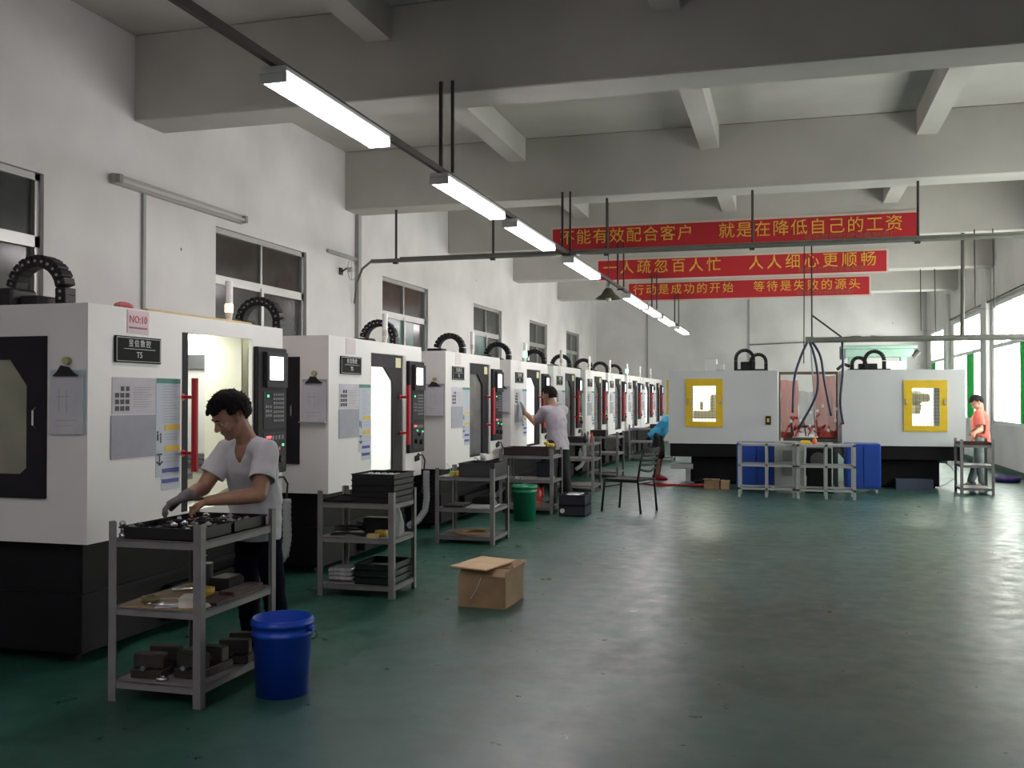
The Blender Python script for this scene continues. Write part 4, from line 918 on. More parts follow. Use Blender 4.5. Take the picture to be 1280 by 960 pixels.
# third cart
z3 = .68
t = tag(part('plastic_crate', tray_mesh(MB(), .38, .48, .14, (1, 1), .007), M('charcoal_plastic', (.03, .03, .033), .4), None, loc=(-3.07, 9.84, z3 + .002)), 'charcoal plastic crate on top of the third cart', 'crate')
t = thing('spray_head', 'yellow and green spray trigger lying at left on the third cart', 'sprayer', (-3.36, 9.7, z3))
part('head', MB().box((-.03, -.03, 0), (.03, .03, .05), bev=.008), M('yellow_green_plastic', (.35, .5, .06), .4), t); part('body', MB().box((.03, -.03, 0), (.12, .03, .055), bev=.012), M('orange_yellow_plastic', (.6, .3, .04), .4), t)
part('wire', MB().tube([(-.02, 0, .05), (-.04, 0, .1), (-.07, 0, .13)], .004, 5), ALU, t)
item('white_cup', MB().lathe([(0, 0), (.03, 0), (.038, .08), (.034, .08), (.027, .005)], (-3.12, 10.0, z3 + .14), 14).cyl((-3.17, 10.0, z3 + .15), (-3.22, 10.0, z3 + .17), .01), M('white_plastic', (.62, .64, .64), .4), 'white plastic cup behind the charcoal crate on third cart', 'cup', True)
item('paper_stack', MB().box((-3.20, 9.6, .362), (-2.92, 9.98, .375), rot=Matrix.Rotation(.1, 4, 'Z')), PAPER, 'white papers on middle shelf of the third cart', 'paper')
item('black_tray_lid', MB().box((-3.44, 9.62, .362), (-3.22, 9.95, .385), bev=.006), BLKP, 'flat black tray lid on the middle shelf of the third cart', 'tray')
item('black_cloth', MB().ball((-3.08, 9.95, .40), .12, (1.3, .7, .5), 12), M('black_cloth', (.012, .012, .012), .9), 'bundle of black cloth on the middle shelf of the third cart', 'cloth', True)
item('cardboard_ring', MB().lathe([(.12, 0), (.22, 0), (.22, .02), (.12, .02), (.12, 0)], (-3.17, 9.83, .08), 20), CARD, 'flat cardboard ring on the bottom shelf of third cart', 'cardboard')
item('plastic_bag', MB().tube([(-2.95, 9.75, .56), (-2.97, 9.76, .50), (-2.94, 9.77, .44), (-2.92, 9.77, .38)], .02, 8, rads=[.004, .012, .02, .03]), CLEAR, 'thin clear bag hanging inside the third cart', 'bag', True)
# fourth cart
t = tag(part('plastic_crate', tray_mesh(MB(), .60, .42, .10, (1, 1), .007), M('brown_black_plastic', (.03, .016, .018), .4), None, loc=(-3.28, 12.56, .742)), 'dark brown crate on top of the cart before grey shirt worker', 'crate')
item('yellow_sprayer', MB().box((-3.02, 12.42, .85), (-2.92, 12.48, .90), bev=.012).box((-3.06, 12.43, .88), (-3.0, 12.47, .92), bev=.008), M('yellow_plastic', (.6, .45, .05), .4), 'yellow spray trigger on the dark brown crate', 'sprayer')
for k, x in enumerate((-3.42, -3.36)): item('white_cup', MB().lathe([(0, 0), (.015, 0), (.02, .035), (0, .035)], (x, 12.4, .43), 12), M('white_plastic', (.62, .64, .64), .4), 'tiny white cup on middle shelf of the fourth cart, %s one' % ('left', 'right')[k], 'cup', True, 'tiny white cups')
item('steel_plate', MB().box((-3.14, 12.34, .43), (-2.95, 12.6, .46)), M('pale_steel', (.36, .37, .37), .45), 'pale plate on the middle shelf of the fourth cart', 'plate')
item('dark_bin', MB().box((-3.15, 12.4, .46), (-2.95, 12.65, .66), bev=.01), M('navy_plastic', (.012, .014, .03), .4), 'dark navy bin standing on pale plate in fourth cart', 'bin')
t = thing('red_jug', 'red plastic jug on the bottom shelf of the fourth cart', 'jug', (-3.15, 12.42, .08))
part('body', MB().lathe([(0, 0), (.075, 0), (.08, .05), (.07, .12), (.075, .19), (.05, .23), (.025, .26), (0, .26)], seg=16), M('red_plastic', (.42, .02, .03), .4), t, smooth=True); part('handle', MB().tube([(.03, 0, .22), (.08, 0, .25), (.09, 0, .12)], .01, 6), M('red_plastic', (.42, .02, .03), .4), t)
item('pink_box', MB().box((-3.16, 12.3, .08), (-3.06, 12.36, .15)), M('salmon_card', (.5, .25, .2), .6), 'small salmon box beside the red jug', 'box')
# bins and crates on the floor
def bucket(name, x, y, r, h, m_, lab, cat='bucket'):
    t = thing(name, lab, cat, (x, y, 0))
    part('shell', MB().lathe([(0, .012), (r * .86, .012), (r * .97, h), (r, h), (r * 1.02, h - .012), (r * 1.06, h - .015), (r * 1.06, h - .035), (r, h - .035), (r, h - .065), (r * 1.04, h - .07), (r * 1.03, h - .085), (r * .97, h - .09), (r * .88, 0), (0, 0)], seg=40), m_, t, smooth=True)
    return t
BUK = M('blue_plastic', (.006, .055, .44), .33)
t = bucket('plastic_bucket', -2.48, 4.52, .150, .385, BUK, 'blue plastic bucket on floor beside the nearest cart')
ears = [(.165, 0, .33), (.185, -.02, .30), (.19, -.03, .22), (.18, -.03, .16)]
part('handle_lug', MB().cyl((.15, 0, .335), (.175, 0, .335), .016, seg=10).cyl((-.15, 0, .335), (-.175, 0, .335), .016, seg=10), BUK, t)
part('wire_handle', MB().tube([(.17, 0, .335)] + [(.17 * math.cos(a), .18 * math.sin(a), .335 - .11 * math.sin(a)) for a in [math.pi * k / 12 for k in range(1, 12)]] + [(-.17, 0, .335)], .003, 6), RAIL, t)
bucket('plastic_bin', -3.10, 11.62, .15, .43, M('green_plastic', (.008, .19, .09), .4), 'green round plastic bin standing before the fourth cart', 'bin')
for k in range(2):
    tag(part('plastic_crate', tray_mesh(MB(), .33, .42, .13, (1, 1), .008), M('navy_black_plastic', (.016, .015, .028), .4), None, loc=(-2.62, 12.33, .002 + k * .135)), ['lower', 'upper'][k] + ' navy crate of the stack on the floor before the chair', 'crate', 'navy crates on the floor')
item('parts_heap', MB().box((-2.72, 12.2, .25), (-2.52, 12.45, .275), bev=.01), M('machined_steel', (.45, .46, .48), .3, .9), 'metal plates lying in the upper navy crate', 'plates')
item('white_label', MB().cyl((-2.74, 12.115, .07), (-2.74, 12.105, .07), .03, seg=10), M('white_card', (.72, .70, .60), .6), 'round white sticker on the lower navy crate', 'sticker')
# fifth & sixth carts
for k, (x, y, h_, m_, nm, lab) in enumerate([(-3.3, 15.5, .10, BLKP, 'black_box', 'black box on top of the fifth cart'), (-3.45, 18.4, .12, BLKP, 'black_box', 'black box on top of the sixth cart'), (-3.0, 23.4, .1, BLKP, 'black_box', 'black box on the farthest cart')]):
    item(nm, MB().box((x - .15, y - .12, [.77, .76, .76][k]), (x + .15, y + .15, [.77, .76, .76][k] + h_), bev=.01), m_, lab, 'box')
for k in range(4):
    x, y = [(-3.12, 15.42), (-3.02, 15.5), (-3.1, 15.7), (-3.2, 15.45)][k]; z = .77 if k < 3 else .52
    item('small_bottle', MB().lathe([(0, 0), (.03, 0), (.03, .10), (.012, .13), (.012, .16), (0, .16)], (x, y, z), 12), [BLKP, M('red_plastic', (.42, .02, .03), .4), M('white_plastic', (.62, .64, .64), .4), CLEAR][k], ['black bottle at front of the fifth cart top', 'red bottle on the fifth cart top', 'white bottle at rear of the fifth cart top', 'clear bottle on middle shelf of the fifth cart'][k], 'bottle', True, 'small bottles on the fifth cart')
t = thing('plastic_tray', 'dark tray on the small cart beside worker in red shirt', 'tray', (2.79, 16.75, .762)); part('tray', tray_mesh(MB(), .44, .50, .04, (4, 3)), M('maroon_plastic', (.06, .015, .015), .4), t)

# ------------------------------------------------------------------ cardboard box on the floor
t = thing('cardboard_box', 'open brown cardboard box with a board on top, standing on open floor', 'box', (-2.10, 6.93, 0), -.03)
mb = MB(); a, b, hh = .175, .22, .22
mb.box((-a, -b, 0), (a, b, .006))
for s in (-1, 1): mb.box((s * a - .004, -b, 0), (s * a + .004, b, hh)); mb.box((-a, s * b - .004, 0), (a, s * b + .004, hh))
part('walls', mb, CARD, t)
part('flap', MB().box((-a, b, hh - .004), (a, b + .10, hh + .002), rot=Matrix.Rotation(.45, 4, 'X'), c=(0, b, hh)), CARD, t)
part('flap', MB().box((a, -b, hh - .004), (a + .045, b, hh + .002), rot=Matrix.Rotation(-1.35, 4, 'Y'), c=(a, 0, hh)), CARD, t)
part('flap', MB().box((-a, -b - .09, hh - .004), (a, -b, hh + .002), rot=Matrix.Rotation(-2.6, 4, 'X'), c=(0, -b, hh)), CARD, t)
part('string', MB().tube([(-.0, -b - .006, hh), (-.04, -b - .008, .12), (-.08, -b - .007, .06)], .003, 5), PAPER, t)
t = tag(part('carton_inside', MB().box((-2.14, 6.86, .14), (-1.97, 7.08, .262), rot=Matrix.Rotation(.12, 4, 'Z')), CARD, None), 'smaller brown carton inside the open cardboard box', 'box')
t = tag(part('cardboard_sheet', MB().box((-.15, -.22, 0), (.15, .22, .010), rot=Matrix.Rotation(.10, 4, 'Y') @ Matrix.Rotation(.02, 4, 'X')), CARDL, None), 'pale cardboard sheet lying tilted on top of the open box', 'cardboard')
t.location = (-2.15, 6.90, .278); t.rotation_euler = (0, math.radians(-5), math.radians(-14))

# ------------------------------------------------------------------ chair
t = thing('metal_chair', 'black metal chair with slatted curved back in open floor', 'chair', (-2.02, 12.95, 0), math.radians(-108))
# local: seat faces +Y is forward? forward = -Y local
BKM = M('black_metal', (.008, .009, .010), .6, spec=.2)
hw, hd = .24, .25; sh = .42
for s in (-1, 1):
    part('rear_leg', MB().tube([(s * hw, hd + .03, 0), (s * hw, hd - .01, sh), (s * hw * .98, hd + .02, .62), (s * hw * .92, hd + .07, .84)], .015, 8), BKM, t, smooth=True)
    part('front_leg', MB().tube([(s * (hw + .01), -hd - .03, 0), (s * hw, -hd + .01, sh)], .015, 8), BKM, t, smooth=True)
    part('side_rail', MB().tube([(s * hw, -hd, sh - .10), (s * hw, -hd + .02, sh - .02), (s * hw, hd, sh - .02)], .009, 6), BKM, t)
part('front_stretcher', MB().tube([(-hw, -hd - .005, sh - .10), (hw, -hd - .005, sh - .10)], .009, 6).tube([(-hw, hd, sh - .04), (hw, hd, sh - .04)], .009, 6), BKM, t)
mb = MB().tube([(-hw, -hd, sh), (hw, -hd, sh), (hw, hd, sh), (-hw, hd, sh), (-hw, -hd, sh)], .012, 6)
part('seat_frame', mb, BKM, t)
for k in range(7):
    y = -hd + .035 + k * .072; part('seat_slat', MB().box((-hw, y - .024, sh), (hw, y + .024, sh + .008), bev=.003), BKM, t)
for k in range(4):
    z = .57 + k * .062; yy = hd + .02 + (z - .62) * .22 + .0
    n = 8; pts = [(-hw * .96 + hw * 1.92 * j / n, yy + .03 * math.sin(math.pi * j / n), z - (.035 if k == 0 else 0.01) * math.sin(math.pi * j / n)) for j in range(n + 1)]
    part('back_slat', MB().tube(pts, .017, 6), BKM, t)
mb = MB(); n = 10
for j in range(n):
    x0 = -hw * .92 + hw * 1.84 * j / n; x1 = x0 + hw * 1.84 / n
    mb.box((x0, hd + .06 + .03 * math.sin(math.pi * (j + .5) / n), .78), (x1, hd + .075 + .03 * math.sin(math.pi * (j + .5) / n), .84))
part('top_rail', mb, BKM, t)

# ------------------------------------------------------------------ people
def ring_solid(bm, rings):
    """rings: list of (centre, u vec, v vec) -> closed loft"""
    seg = 16; rs = []
    for c, u, v in rings: rs.append([bm.verts.new(c + u * math.cos(a) + v * math.sin(a)) for a in [2 * math.pi * k / seg for k in range(seg)]])
    for a, b in zip(rs, rs[1:]):
        for k in range(seg): bm.faces.new((a[k], a[(k + 1) % seg], b[(k + 1) % seg], b[k]))
    bm.faces.new(rs[0][::-1]); bm.faces.new(rs[-1])
def capsule(bm, p0, p1, r0, r1):
    p0, p1 = V(p0), V(p1); d = p1 - p0
    if d.length < 1e-5: d = V((0, 0, 1e-4))
    t = d.normalized(); u = t.orthogonal().normalized(); v = t.cross(u); rings = []
    for k in range(5):
        a = math.pi / 2 * (1 - k / 4); s = max(.05, math.cos(a)); rings.append((p0 - t * r0 * math.sin(a), u * r0 * s, v * r0 * s))
    for k in range(5):
        a = math.pi / 2 * k / 4; s = max(.05, math.cos(a)); rings.append((p1 + t * r1 * math.sin(a), u * r1 * s, v * r1 * s))
    ring_solid(bm, rings)
def loft(bm, secs, L, Fw, dome=.5):
    """secs: (centre, half width along L, half depth along Fw)"""
    rings = []
    c, a, b = secs[0]; ax = (V(secs[1][0]) - V(c)).normalized(); rings.append((V(c) - ax * min(a, b) * dome, L * a * .5, Fw * b * .5))
    for c, a, b in secs: rings.append((V(c), L * a, Fw * b))
    c, a, b = secs[-1]; ax = (V(c) - V(secs[-2][0])).normalized(); rings.append((V(c) + ax * min(a, b) * dome, L * a * .5, Fw * b * .5))
    ring_solid(bm, rings)
def remesh(bm, vox, smooth=4, name='body'):
    bmesh.ops.recalc_face_normals(bm, faces=bm.faces)
    me = bpy.data.meshes.new('tmp'); bm.to_mesh(me); bm.free()
    o = bpy.data.objects.new('tmp', me); COL.objects.link(o)
    m = o.modifiers.new('r', 'REMESH'); m.mode = 'VOXEL'; m.voxel_size = vox
    if smooth: s = o.modifiers.new('s', 'SMOOTH'); s.iterations = smooth; s.factor = .5
    out = bpy.data.meshes.new_from_object(o.evaluated_get(bpy.context.evaluated_depsgraph_get())); bpy.data.objects.remove(o); bpy.data.meshes.remove(me)
    out.name = name; out.polygons.foreach_set('use_smooth', [True] * len(out.polygons)); return out
def hand(bm, wrist, dirv, up, side, curl=.5, grow=0.):
    """palm with five separate fingers; side +1: thumb towards (dir x up)"""
    d = dirv.normalized(); n = (up - d * up.dot(d)).normalized(); s = d.cross(n) * side
    pc = wrist + d * .045
    R = [(wrist - d * .01, s * (.027 + grow), n * (.019 + grow)), (wrist + d * .02, s * (.034 + grow), n * (.017 + grow)), (wrist + d * .06, s * (.041 + grow), n * (.015 + grow)), (wrist + d * .088, s * (.039 + grow), n * (.012 + grow))]
    ring_solid(bm, R)
    for k, (off, ln) in enumerate([(.029, .070), (.010, .078), (-.010, .073), (-.028, .058)]):
        p = wrist + d * (.080 if k else .076) + s * off; dd = (d + s * off * 2.0).normalized(); r = .0085 + grow * .7
        a = 0.
        for q, fr in enumerate((.45, .32, .23)):
            a += curl * (.55 if q == 0 else .8); e = p + (dd * math.cos(a) - n * math.sin(a)) * ln * fr
            capsule(bm, p, e, r * (1 - .1 * q), r * (.9 - .1 * q)); p = e
    p = wrist + d * .022 + s * .028 - n * .006; e1 = p + (d * .55 + s * .65 - n * .25).normalized() * .040; e2 = e1 + (d * .85 + s * .25 - n * .35).normalized() * .032
    capsule(bm, p, e1, .0125 + grow, .0105 + grow); capsule(bm, e1, e2, .0105 + grow, .0085 + grow)
def head_parts(bm, c, f, u, sc=1.):
    """head centred at c facing f with up u"""
    f = f.normalized(); u = (u - f * u.dot(f)).normalized(); l = u.cross(f)
    P = lambda x, y, z: c + (l * x + f * y + u * z) * sc
    rings = []
    for z, w_, fr, bk in [(-.113, .018, .060, -.02), (-.105, .034, .074, -.01), (-.085, .048, .083, .02), (-.06, .057, .084, .045), (-.03, .066, .086, .075), (.0, .072, .087, .093), (.03, .075, .090, .100), (.06, .073, .088, .098), (.085, .062, .074, .086), (.105, .042, .048, .06), (.115, .018, .02, .03)]:
        cc = P(0, (fr - bk) / 2, z); rings.append((cc, l * w_ * sc, f * (fr + bk) / 2 * sc))
    ring_solid(bm, rings)
    capsule(bm, P(0, .086, .012), P(0, .104, -.022), .009 * sc, .014 * sc)          # nose
    capsule(bm, P(-.010, .096, -.027), P(.010, .096, -.027), .009 * sc, .009 * sc)
    capsule(bm, P(-.032, .078, .022), P(.032, .078, .022), .012 * sc, .012 * sc)     # brow
    capsule(bm, P(-.016, .083, -.054), P(.016, .083, -.054), .008 * sc, .008 * sc)   # lips
    capsule(bm, P(-.014, .081, -.062), P(.014, .081, -.062), .008 * sc, .008 * sc)
    capsule(bm, P(-.01, .072, -.092), P(.01, .072, -.092), .016 * sc, .016 * sc)     # chin
    for s in (-1, 1):
        capsule(bm, P(s * .046, .060, -.022), P(s * .050, .045, -.015), .022 * sc, .02 * sc)  # cheeks
        capsule(bm, P(s * .076, -.004, .014), P(s * .074, -.0, -.020), .014 * sc, .010 * sc)   # ears
        capsule(bm, P(s * .083, -.012, .018), P(s * .078, -.006, -.018), .008 * sc, .007 * sc)
    return P, l, f, u
def person(label, spec, vox=.006, cvox=.011):
    J = {k: V(v) for k, v in spec['J'].items()}
    Fw = V(spec['face']).normalized(); L = V((0, 0, 1)).cross(Fw).normalized()
    g = spec.get('g', 1.)
    hipc, chest, neck, headc = J['hip'], J['chest'], J['neck'], J['head']
    hf, hu = V(spec['hf']), V(spec['hu'])
    up = (neck - hipc).normalized(); Ft = (Fw - up * Fw.dot(up)).normalized()
    waist = hipc.lerp(chest, .45)
    bm = bmesh.new()
    sh = {1: J['shL'], -1: J['shR']}
    loft(bm, [(hipc - up * .05, .13 * g, .10 * g), (hipc + up * .05, .145 * g, .105 * g), (waist, .125 * g, .090 * g), (chest, .150 * g, .105 * g), (chest.lerp(neck, .55), .155 * g, .095 * g), (chest.lerp(neck, .85), .10 * g, .075 * g)], L, Ft)
    P, l, f, u = head_parts(bm, headc, hf, hu, spec.get('hs', .98))
    nb = headc - u.normalized() * .06 - f * .02
    capsule(bm, neck - up * .02, nb, .058 * g, .052 * g)
    for s, a in ((1, 'L'), (-1, 'R')):
        capsule(bm, neck - up * .035, sh[s], .052 * g, .052 * g)
        capsule(bm, sh[s], J['el' + a], .055 * g, .044 * g); capsule(bm, J['el' + a], J['el' + a].lerp(J['wr' + a], .35), .044 * g, .043 * g); capsule(bm, J['el' + a].lerp(J['wr' + a], .35), J['wr' + a], .043 * g, .028 * g)
        hd_, hn = spec['hand' + a]; hand(bm, J['wr' + a], V(hd_), V(hn), s * spec.get('ts', 1), spec.get('curl', .5))
        capsule(bm, J['hp' + a], J['kn' + a], .085 * g, .058 * g); capsule(bm, J['kn' + a], J['an' + a], .058 * g, .036 * g)
        capsule(bm, J['an' + a], J['an' + a] + spec['toe'] * .10 - V((0, 0, .04)), .036, .03)
    body = remesh(bm, vox, 3); body.materials.append(SKIN)
    root = link('person', body); tag(root, label, 'person')
    # hair
    hb = bmesh.new(); bmesh.ops.create_icosphere(hb, subdivisions=5, radius=1)
    rr = random.Random(9)
    for v in list(hb.verts):
        d = v.co.copy(); x, y, z = d
        cut = (y > .25 and z < .42 + .25 * math.sin(x * 9) * .3) or z < -.45 or (y > -.15 and z < -.02) or (abs(x) > .6 and y > -.3 and z < .08)
        if cut: v.tag = True
        amp = .07 + .05 * noise.noise(d * 4) + .05 * abs(noise.noise(d * 20 + V((3, 1, 7))))
        q = V((x * .083, y * .106 - .006, z * .112 + .018)) * (1 + amp * (1. if z > -.1 else .3))
        v.co = P(q.x, q.y, q.z)
    bmesh.ops.delete(hb, geom=[v for v in hb.verts if v.tag], context='VERTS')
    if spec.get('tuft', 0):
        for k in range(spec['tuft']):
            th = rr.uniform(0, 6.283); z = rr.uniform(.05, 1); x_, y_ = math.cos(th) * math.sqrt(1 - z * z), math.sin(th) * math.sqrt(1 - z * z)
            if y_ > .3 and z < .45: continue
            if y_ > -.15 and z < .1: continue
            b0 = V((x_ * .088, y_ * .112 - .006, z * .116 + .018)); dr = V((x_, y_, z * .8)) + V((rr.uniform(-.5, .5), rr.uniform(-.3, .6), rr.uniform(-.5, .2)))
            e = b0 + dr.normalized() * rr.uniform(.015, .032)
            p0, p1 = P(*b0), P(*e); dd = (p1 - p0).normalized(); o1 = dd.orthogonal().normalized() * .009; o2 = dd.cross(o1)
            vs = [hb.verts.new(p0 + o1), hb.verts.new(p0 - o1 * .5 + o2 * .87), hb.verts.new(p0 - o1 * .5 - o2 * .87)]; tp = hb.verts.new(p1)
            for i in range(3): hb.faces.new((vs[i], vs[(i + 1) % 3], tp))
    hm = bpy.data.meshes.new('hair'); hb.to_mesh(hm); hb.free(); hm.materials.append(HAIR)
    ho = link('hair', hm, root); so = ho.modifiers.new('s', 'SOLIDIFY'); so.thickness = .012; so.offset = -1
    for s in (-1, 1):
        part('eye', MB().ball(P(s * .031, .0745, .003), .0105, seg=10), M('eye_white', (.36, .30, .28), .4), root, smooth=True)
        part('iris', MB().ball(P(s * .031, .0815, .003), .0055, seg=8), M('dark_iris', (.01, .008, .006), .3), root, smooth=True)
        part('eyebrow', MB().tube([P(s * .014, .090, .028), P(s * .03, .089, .034), P(s * .048, .079, .028)], .0035, 5), HAIR, root)
    # shirt
    bm = bmesh.new(); e = .016
    hu_ = up if spec.get('hem', .12) < .19 else V((0, 0, 1))
    hem = hipc - hu_ * spec.get('hem', .12)
    hw_ = .150 if spec.get('hem', .12) < .19 else .150; hx = 0 if spec.get('hem', .12) < .19 else .004
    loft(bm, [(hem - hu_ * .06, (hw_ + e) * g, (hw_ - .028 + e) * g), (hem, (hw_ + e) * g, (hw_ - .028 + e) * g), (hipc + up * .05, (.152 + e + hx) * g, (.115 + e + hx) * g), (waist, (.142 + e) * g, (.105 + e) * g), (chest, (.156 + e) * g, (.112 + e) * g), (chest.lerp(neck, .55), (.160 + e * .7) * g, (.098 + e * .7) * g), (chest.lerp(neck, .88), .105 * g, .078 * g)], L, Ft, .2)
    capsule(bm, neck - up * .05, neck - up * .012, .072 * g, .066 * g)
    ends = []
    for s, a in ((1, 'L'), (-1, 'R')):
        capsule(bm, neck - up * .04, sh[s], .062 * g, .068 * g)
        fr = spec.get('sleeve', .72); ax = (J['el' + a] - sh[s]); ce = sh[s] + ax * fr
        capsule(bm, sh[s], ce + ax * .2, .070 * g, .076 * g); ends.append((ce, ax.normalized(), s))
    me = remesh(bm, cvox, 3, 'shirt')
    b2 = bmesh.new(); b2.from_mesh(me)
    bmesh.ops.bisect_plane(b2, geom=list(b2.verts) + list(b2.edges) + list(b2.faces), plane_co=hem, plane_no=-hu_, clear_outer=True)
    for ce, ax, s in ends:
        vs = {v for v in b2.verts if (v.co - ce).length < .16 and (v.co - ce - ax * (v.co - ce).dot(ax)).length < .10}
        fs = [fc for fc in b2.faces if all(v in vs for v in fc.verts)]; es = {x for fc in fs for x in fc.edges}; vv = {x for fc in fs for x in fc.verts}
        bmesh.ops.bisect_plane(b2, geom=list(vv) + list(es) + fs, plane_co=ce, plane_no=ax)
        kill = [fc for fc in b2.faces if (fc.calc_center_median() - ce).dot(ax) > 0 and (fc.calc_center_median() - ce).length < .17 and ((fc.calc_center_median() - ce) - ax * (fc.calc_center_median() - ce).dot(ax)).length < .10]
        bmesh.ops.delete(b2, geom=kill, context='FACES')
    kill = []
    for fc in b2.faces:     # neckline
        q = fc.calc_center_median() - neck; h_ = q.dot(up); fw_ = q.dot(Ft); sd = abs(q.dot(L))
        rad = math.hypot(sd, fw_)
        if (h_ > -.035 and rad < .073): kill.append(fc)
        elif spec.get('vneck') and fw_ > .02 and h_ > -.10 and sd < .055 * (h_ + .10) / .10: kill.append(fc)
    bmesh.ops.delete(b2, geom=kill, context='FACES')
    for _ in range(12):      # even out the cut edges
        mv = []
        for v in b2.verts:
            be = [ed for ed in v.link_edges if ed.is_boundary]
            if len(be) == 2: mv.append((v, (be[0].other_vert(v).co + be[1].other_vert(v).co) / 2))
        for v, q in mv: v.co = v.co.lerp(q, .5)
    for v in b2.verts:      # folds of the cloth
        q = v.co; h_ = (q - hipc).dot(up)
        a = math.sin(q.dot(L) * 60 + 6 * noise.noise(q * 6)) * max(0, min(1, (.35 - h_) / .3)) * .4 + noise.noise(V((q.x * 9, q.y * 9, q.z * 16)) + V((5, 5, 5)))
        v.co += v.normal * a * .009
    b2.to_mesh(me); b2.free(); me.materials.clear(); me.materials.append(spec['shirt']); me.polygons.foreach_set('use_smooth', [True] * len(me.polygons))
    so = link('shirt', me, root).modifiers.new('s', 'SOLIDIFY'); so.thickness = .004
    # trousers
    bm = bmesh.new()
    loft(bm, [(hipc - up * .09, .13 * g, .105 * g), (hipc, .155 * g, .117 * g), (hipc + up * .08, .148 * g, .108 * g)], L, Ft, .3)
    te = spec.get('short', 1.)
    for s, a in ((1, 'L'), (-1, 'R')):
        if te > .9:
            capsule(bm, J['hp' + a], J['kn' + a], (.098 if spec.get('hem', .12) < .19 else .082) * g, .074 * g); capsule(bm, J['kn' + a], J['an' + a] + V((0, 0, .03)), .074 * g, .060 * g)
        else: capsule(bm, J['hp' + a], J['kn' + a], .098 * g, .080 * g)
    me = remesh(bm, cvox, 3, 'trousers')
    for v in me.vertices: v.co += v.normal * .007 * noise.noise(V((v.co.x * 12, v.co.y * 12, v.co.z * 20)))
    me.materials.append(spec['pants']); link('trousers' if te > .9 else 'shorts', me, root)
    for a in ('L', 'R'):
        an = J['an' + a]; fl = V((an.x, an.y, 0)); tv = spec['toe'].normalized(); sv = V((0, 0, 1)).cross(tv)
        bm = bmesh.new()
        ring_solid(bm, [(fl - tv * .085 + V((0, 0, .035)), sv * .025, V((0, 0, .03))), (fl - tv * .06 + V((0, 0, .05)), sv * .038, V((0, 0, .05))), (fl + V((0, 0, .048)), sv * .040, V((0, 0, .048))), (fl + tv * .08 + V((0, 0, .035)), sv * .045, V((0, 0, .035))), (fl + tv * .14 + V((0, 0, .028)), sv * .040, V((0, 0, .028))), (fl + tv * .175 + V((0, 0, .022)), sv * .022, V((0, 0, .018)))])
        capsule(bm, fl + V((0, 0, .06)), fl + V((0, 0, .085)), .045, .044)
        me = remesh(bm, .009, 2, 'shoe'); me.materials.append(spec['shoe']); link('shoe', me, root)
        # keep soles on the floor
        zz = min(v.co.z for v in me.vertices)
        for v in me.vertices: v.co.z -= zz
    for a in spec.get('gloves', ''):
        bm = bmesh.new(); hd_, hn = spec['hand' + a]; hand(bm, J['wr' + a], V(hd_), V(hn), (1 if a == 'L' else -1) * spec.get('ts', 1), spec.get('curl', .5), .006)
        capsule(bm, J['wr' + a] - V(hd_).normalized() * .03, J['wr' + a], .034, .031)
        me = remesh(bm, vox * .9, 1, 'glove'); me.materials.append(M('grey_knit_glove', (.20, .185, .19), .9, var=.25, scale=60)); link('glove', me, root)
    return root
WHT = M('white_cotton', (.66, .655, .69), .8); GRYS = M('grey_lilac_cotton', (.40, .37, .42), .8, var=.1, scale=12); REDS = M('coral_cotton', (.62, .13, .10), .8); BLUS = M('sky_blue_cotton', (.03, .30, .55), .8)
JEAN = M('dark_navy_denim', (.007, .008, .018), .95, var=.3, scale=10, spec=.1); JEANG = M('faded_grey_jeans', (.20, .25, .25), .8, var=.2, scale=10); BLKT = M('black_trousers', (.012, .012, .015), .8)
SHOE = M('black_shoe', (.012, .011, .011), .5)
person('person in white v-neck t-shirt bending over parts on the nearest steel cart', dict(
    J=dict(hip=(-2.965, 5.09, .88), chest=(-2.895, 4.92, 1.13), neck=(-2.875, 4.84, 1.268), head=(-2.915, 4.735, 1.395),
           shL=(-2.715, 4.775, 1.205), shR=(-3.035, 4.90, 1.205), elL=(-2.685, 4.64, .985), elR=(-3.12, 4.79, .995),
           wrL=(-2.935, 4.555, .955), wrR=(-3.115, 4.60, .965),
           hpL=(-2.90, 5.08, .82), hpR=(-3.03, 5.12, .82), knL=(-2.86, 5.09, .46), knR=(-3.04, 5.12, .46), anL=(-2.83, 5.13, .085), anR=(-3.06, 5.20, .085)),
    face=(-.35, -.94, 0), hf=(-.50, -.62, -.52), hu=(-.25, -.50, .80), toe=V((-.3, -.95, 0)), g=.97, hs=1.0,
    handL=((-.85, .10, -.30), (.0, -.2, 1)), handR=((-.55, -.55, -.36), (-.2, 0, 1)), curl=.72, ts=-1, vneck=True, tuft=260, gloves='R', hem=.20, sleeve=.66,
    shirt=WHT, pants=JEAN, shoe=SHOE), vox=.0055, cvox=.009)
person('person in grey t-shirt leaning on the fourth machine and looking inside', dict(
    J=dict(hip=(-3.08, 13.32, .87), chest=(-3.11, 13.36, 1.17), neck=(-3.16, 13.40, 1.375), head=(-3.23, 13.43, 1.515),
           shL=(-3.25, 13.24, 1.315), shR=(-3.04, 13.53, 1.315), elL=(-3.40, 13.36, 1.13), elR=(-3.22, 13.70, 1.13), wrL=(-3.60, 13.47, 1.30), wrR=(-3.45, 13.80, 1.2),
           hpL=(-3.13, 13.23, .83), hpR=(-3.02, 13.40, .83), knL=(-3.15, 13.24, .46), knR=(-3.0, 13.42, .46), anL=(-3.12, 13.24, .085), anR=(-2.95, 13.44, .085)),
    face=(-.8, .6, 0), hf=(-.9, .25, -.12), hu=(-.1, 0, 1), toe=V((-.8, .6, 0)), g=1.0, handL=((-.35, .3, .85), (.9, 0, .3)), handR=((-.9, .1, .3), (0, 0, 1)), curl=.15, gloves='L',
    shirt=GRYS, pants=BLKT, shoe=SHOE, tuft=60), vox=.009, cvox=.013)
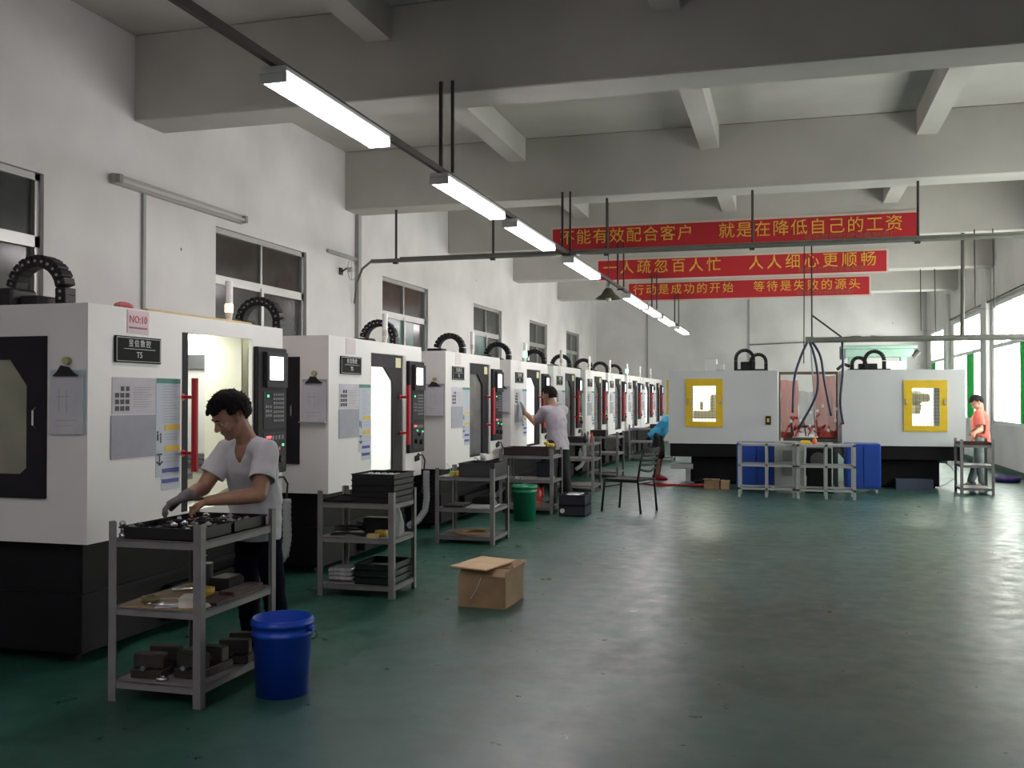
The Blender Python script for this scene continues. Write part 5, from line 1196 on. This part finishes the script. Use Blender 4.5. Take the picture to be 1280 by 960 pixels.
person('person in coral red t-shirt and jeans standing at the small cart by right wall', dict(
    J=dict(hip=(3.06, 17.75, .82), chest=(3.05, 17.70, 1.09), neck=(3.04, 17.67, 1.28), head=(2.985, 17.62, 1.40),
           shL=(2.985, 17.53, 1.225), shR=(3.075, 17.83, 1.225), elL=(3.02, 17.50, .97), elR=(3.08, 17.86, .97), wrL=(2.90, 17.36, .92), wrR=(2.92, 17.62, .94),
           hpL=(3.04, 17.66, .78), hpR=(3.07, 17.84, .78), knL=(3.03, 17.64, .43), knR=(3.03, 17.86, .43), anL=(3.06, 17.62, .08), anR=(2.93, 17.86, .08)),
    face=(-.93, -.30, 0), hf=(-.75, -.30, -.55), hu=(-.4, 0, .9), toe=V((-.9, -.35, 0)), g=1.02, hs=.96, handL=((-.3, -.85, -.3), (0, 0, 1)), handR=((-.35, -.85, -.3), (0, 0, 1)), curl=.5,
    shirt=REDS, pants=JEANG, shoe=M('grey_shoe', (.07, .07, .08), .6), tuft=60), vox=.010, cvox=.014)
person('person in sky blue shirt, shorts and red shoes bending into the far machine', dict(
    J=dict(hip=(-2.30, 18.00, .82), chest=(-2.12, 18.02, 1.03), neck=(-1.97, 18.03, 1.15), head=(-1.84, 18.03, 1.22),
           shL=(-1.99, 18.19, 1.10), shR=(-1.99, 17.87, 1.10), elL=(-1.85, 18.2, .95), elR=(-1.86, 17.86, .95), wrL=(-1.68, 18.15, .95), wrR=(-1.70, 17.88, .98),
           hpL=(-2.29, 18.09, .79), hpR=(-2.29, 17.91, .79), knL=(-2.25, 18.1, .44), knR=(-2.24, 17.90, .44), anL=(-2.32, 18.10, .08), anR=(-2.27, 17.88, .08)),
    face=(1, 0, 0), hf=(.8, 0, -.6), hu=(.5, 0, .8), toe=V((1, -.1, 0)), g=1.0, handL=((.9, 0, -.1), (0, 0, 1)), handR=((.9, 0, -.1), (0, 0, 1)), curl=.4,
    shirt=BLUS, pants=BLKT, shoe=M('red_shoe', (.55, .02, .04), .5), short=.5, tuft=0), vox=.010, cvox=.014)

# fine marks too small to pick apart one by one
for o in COL.objects:
    if o.parent and o.name.split('.')[0] in ('keys', 'print_lines', 'printed_photos', 'wire_grid', 'green_lights', 'red_lights', 'labels', 'red_fittings', 'pictogram'): o['kind'] = 'stuff'
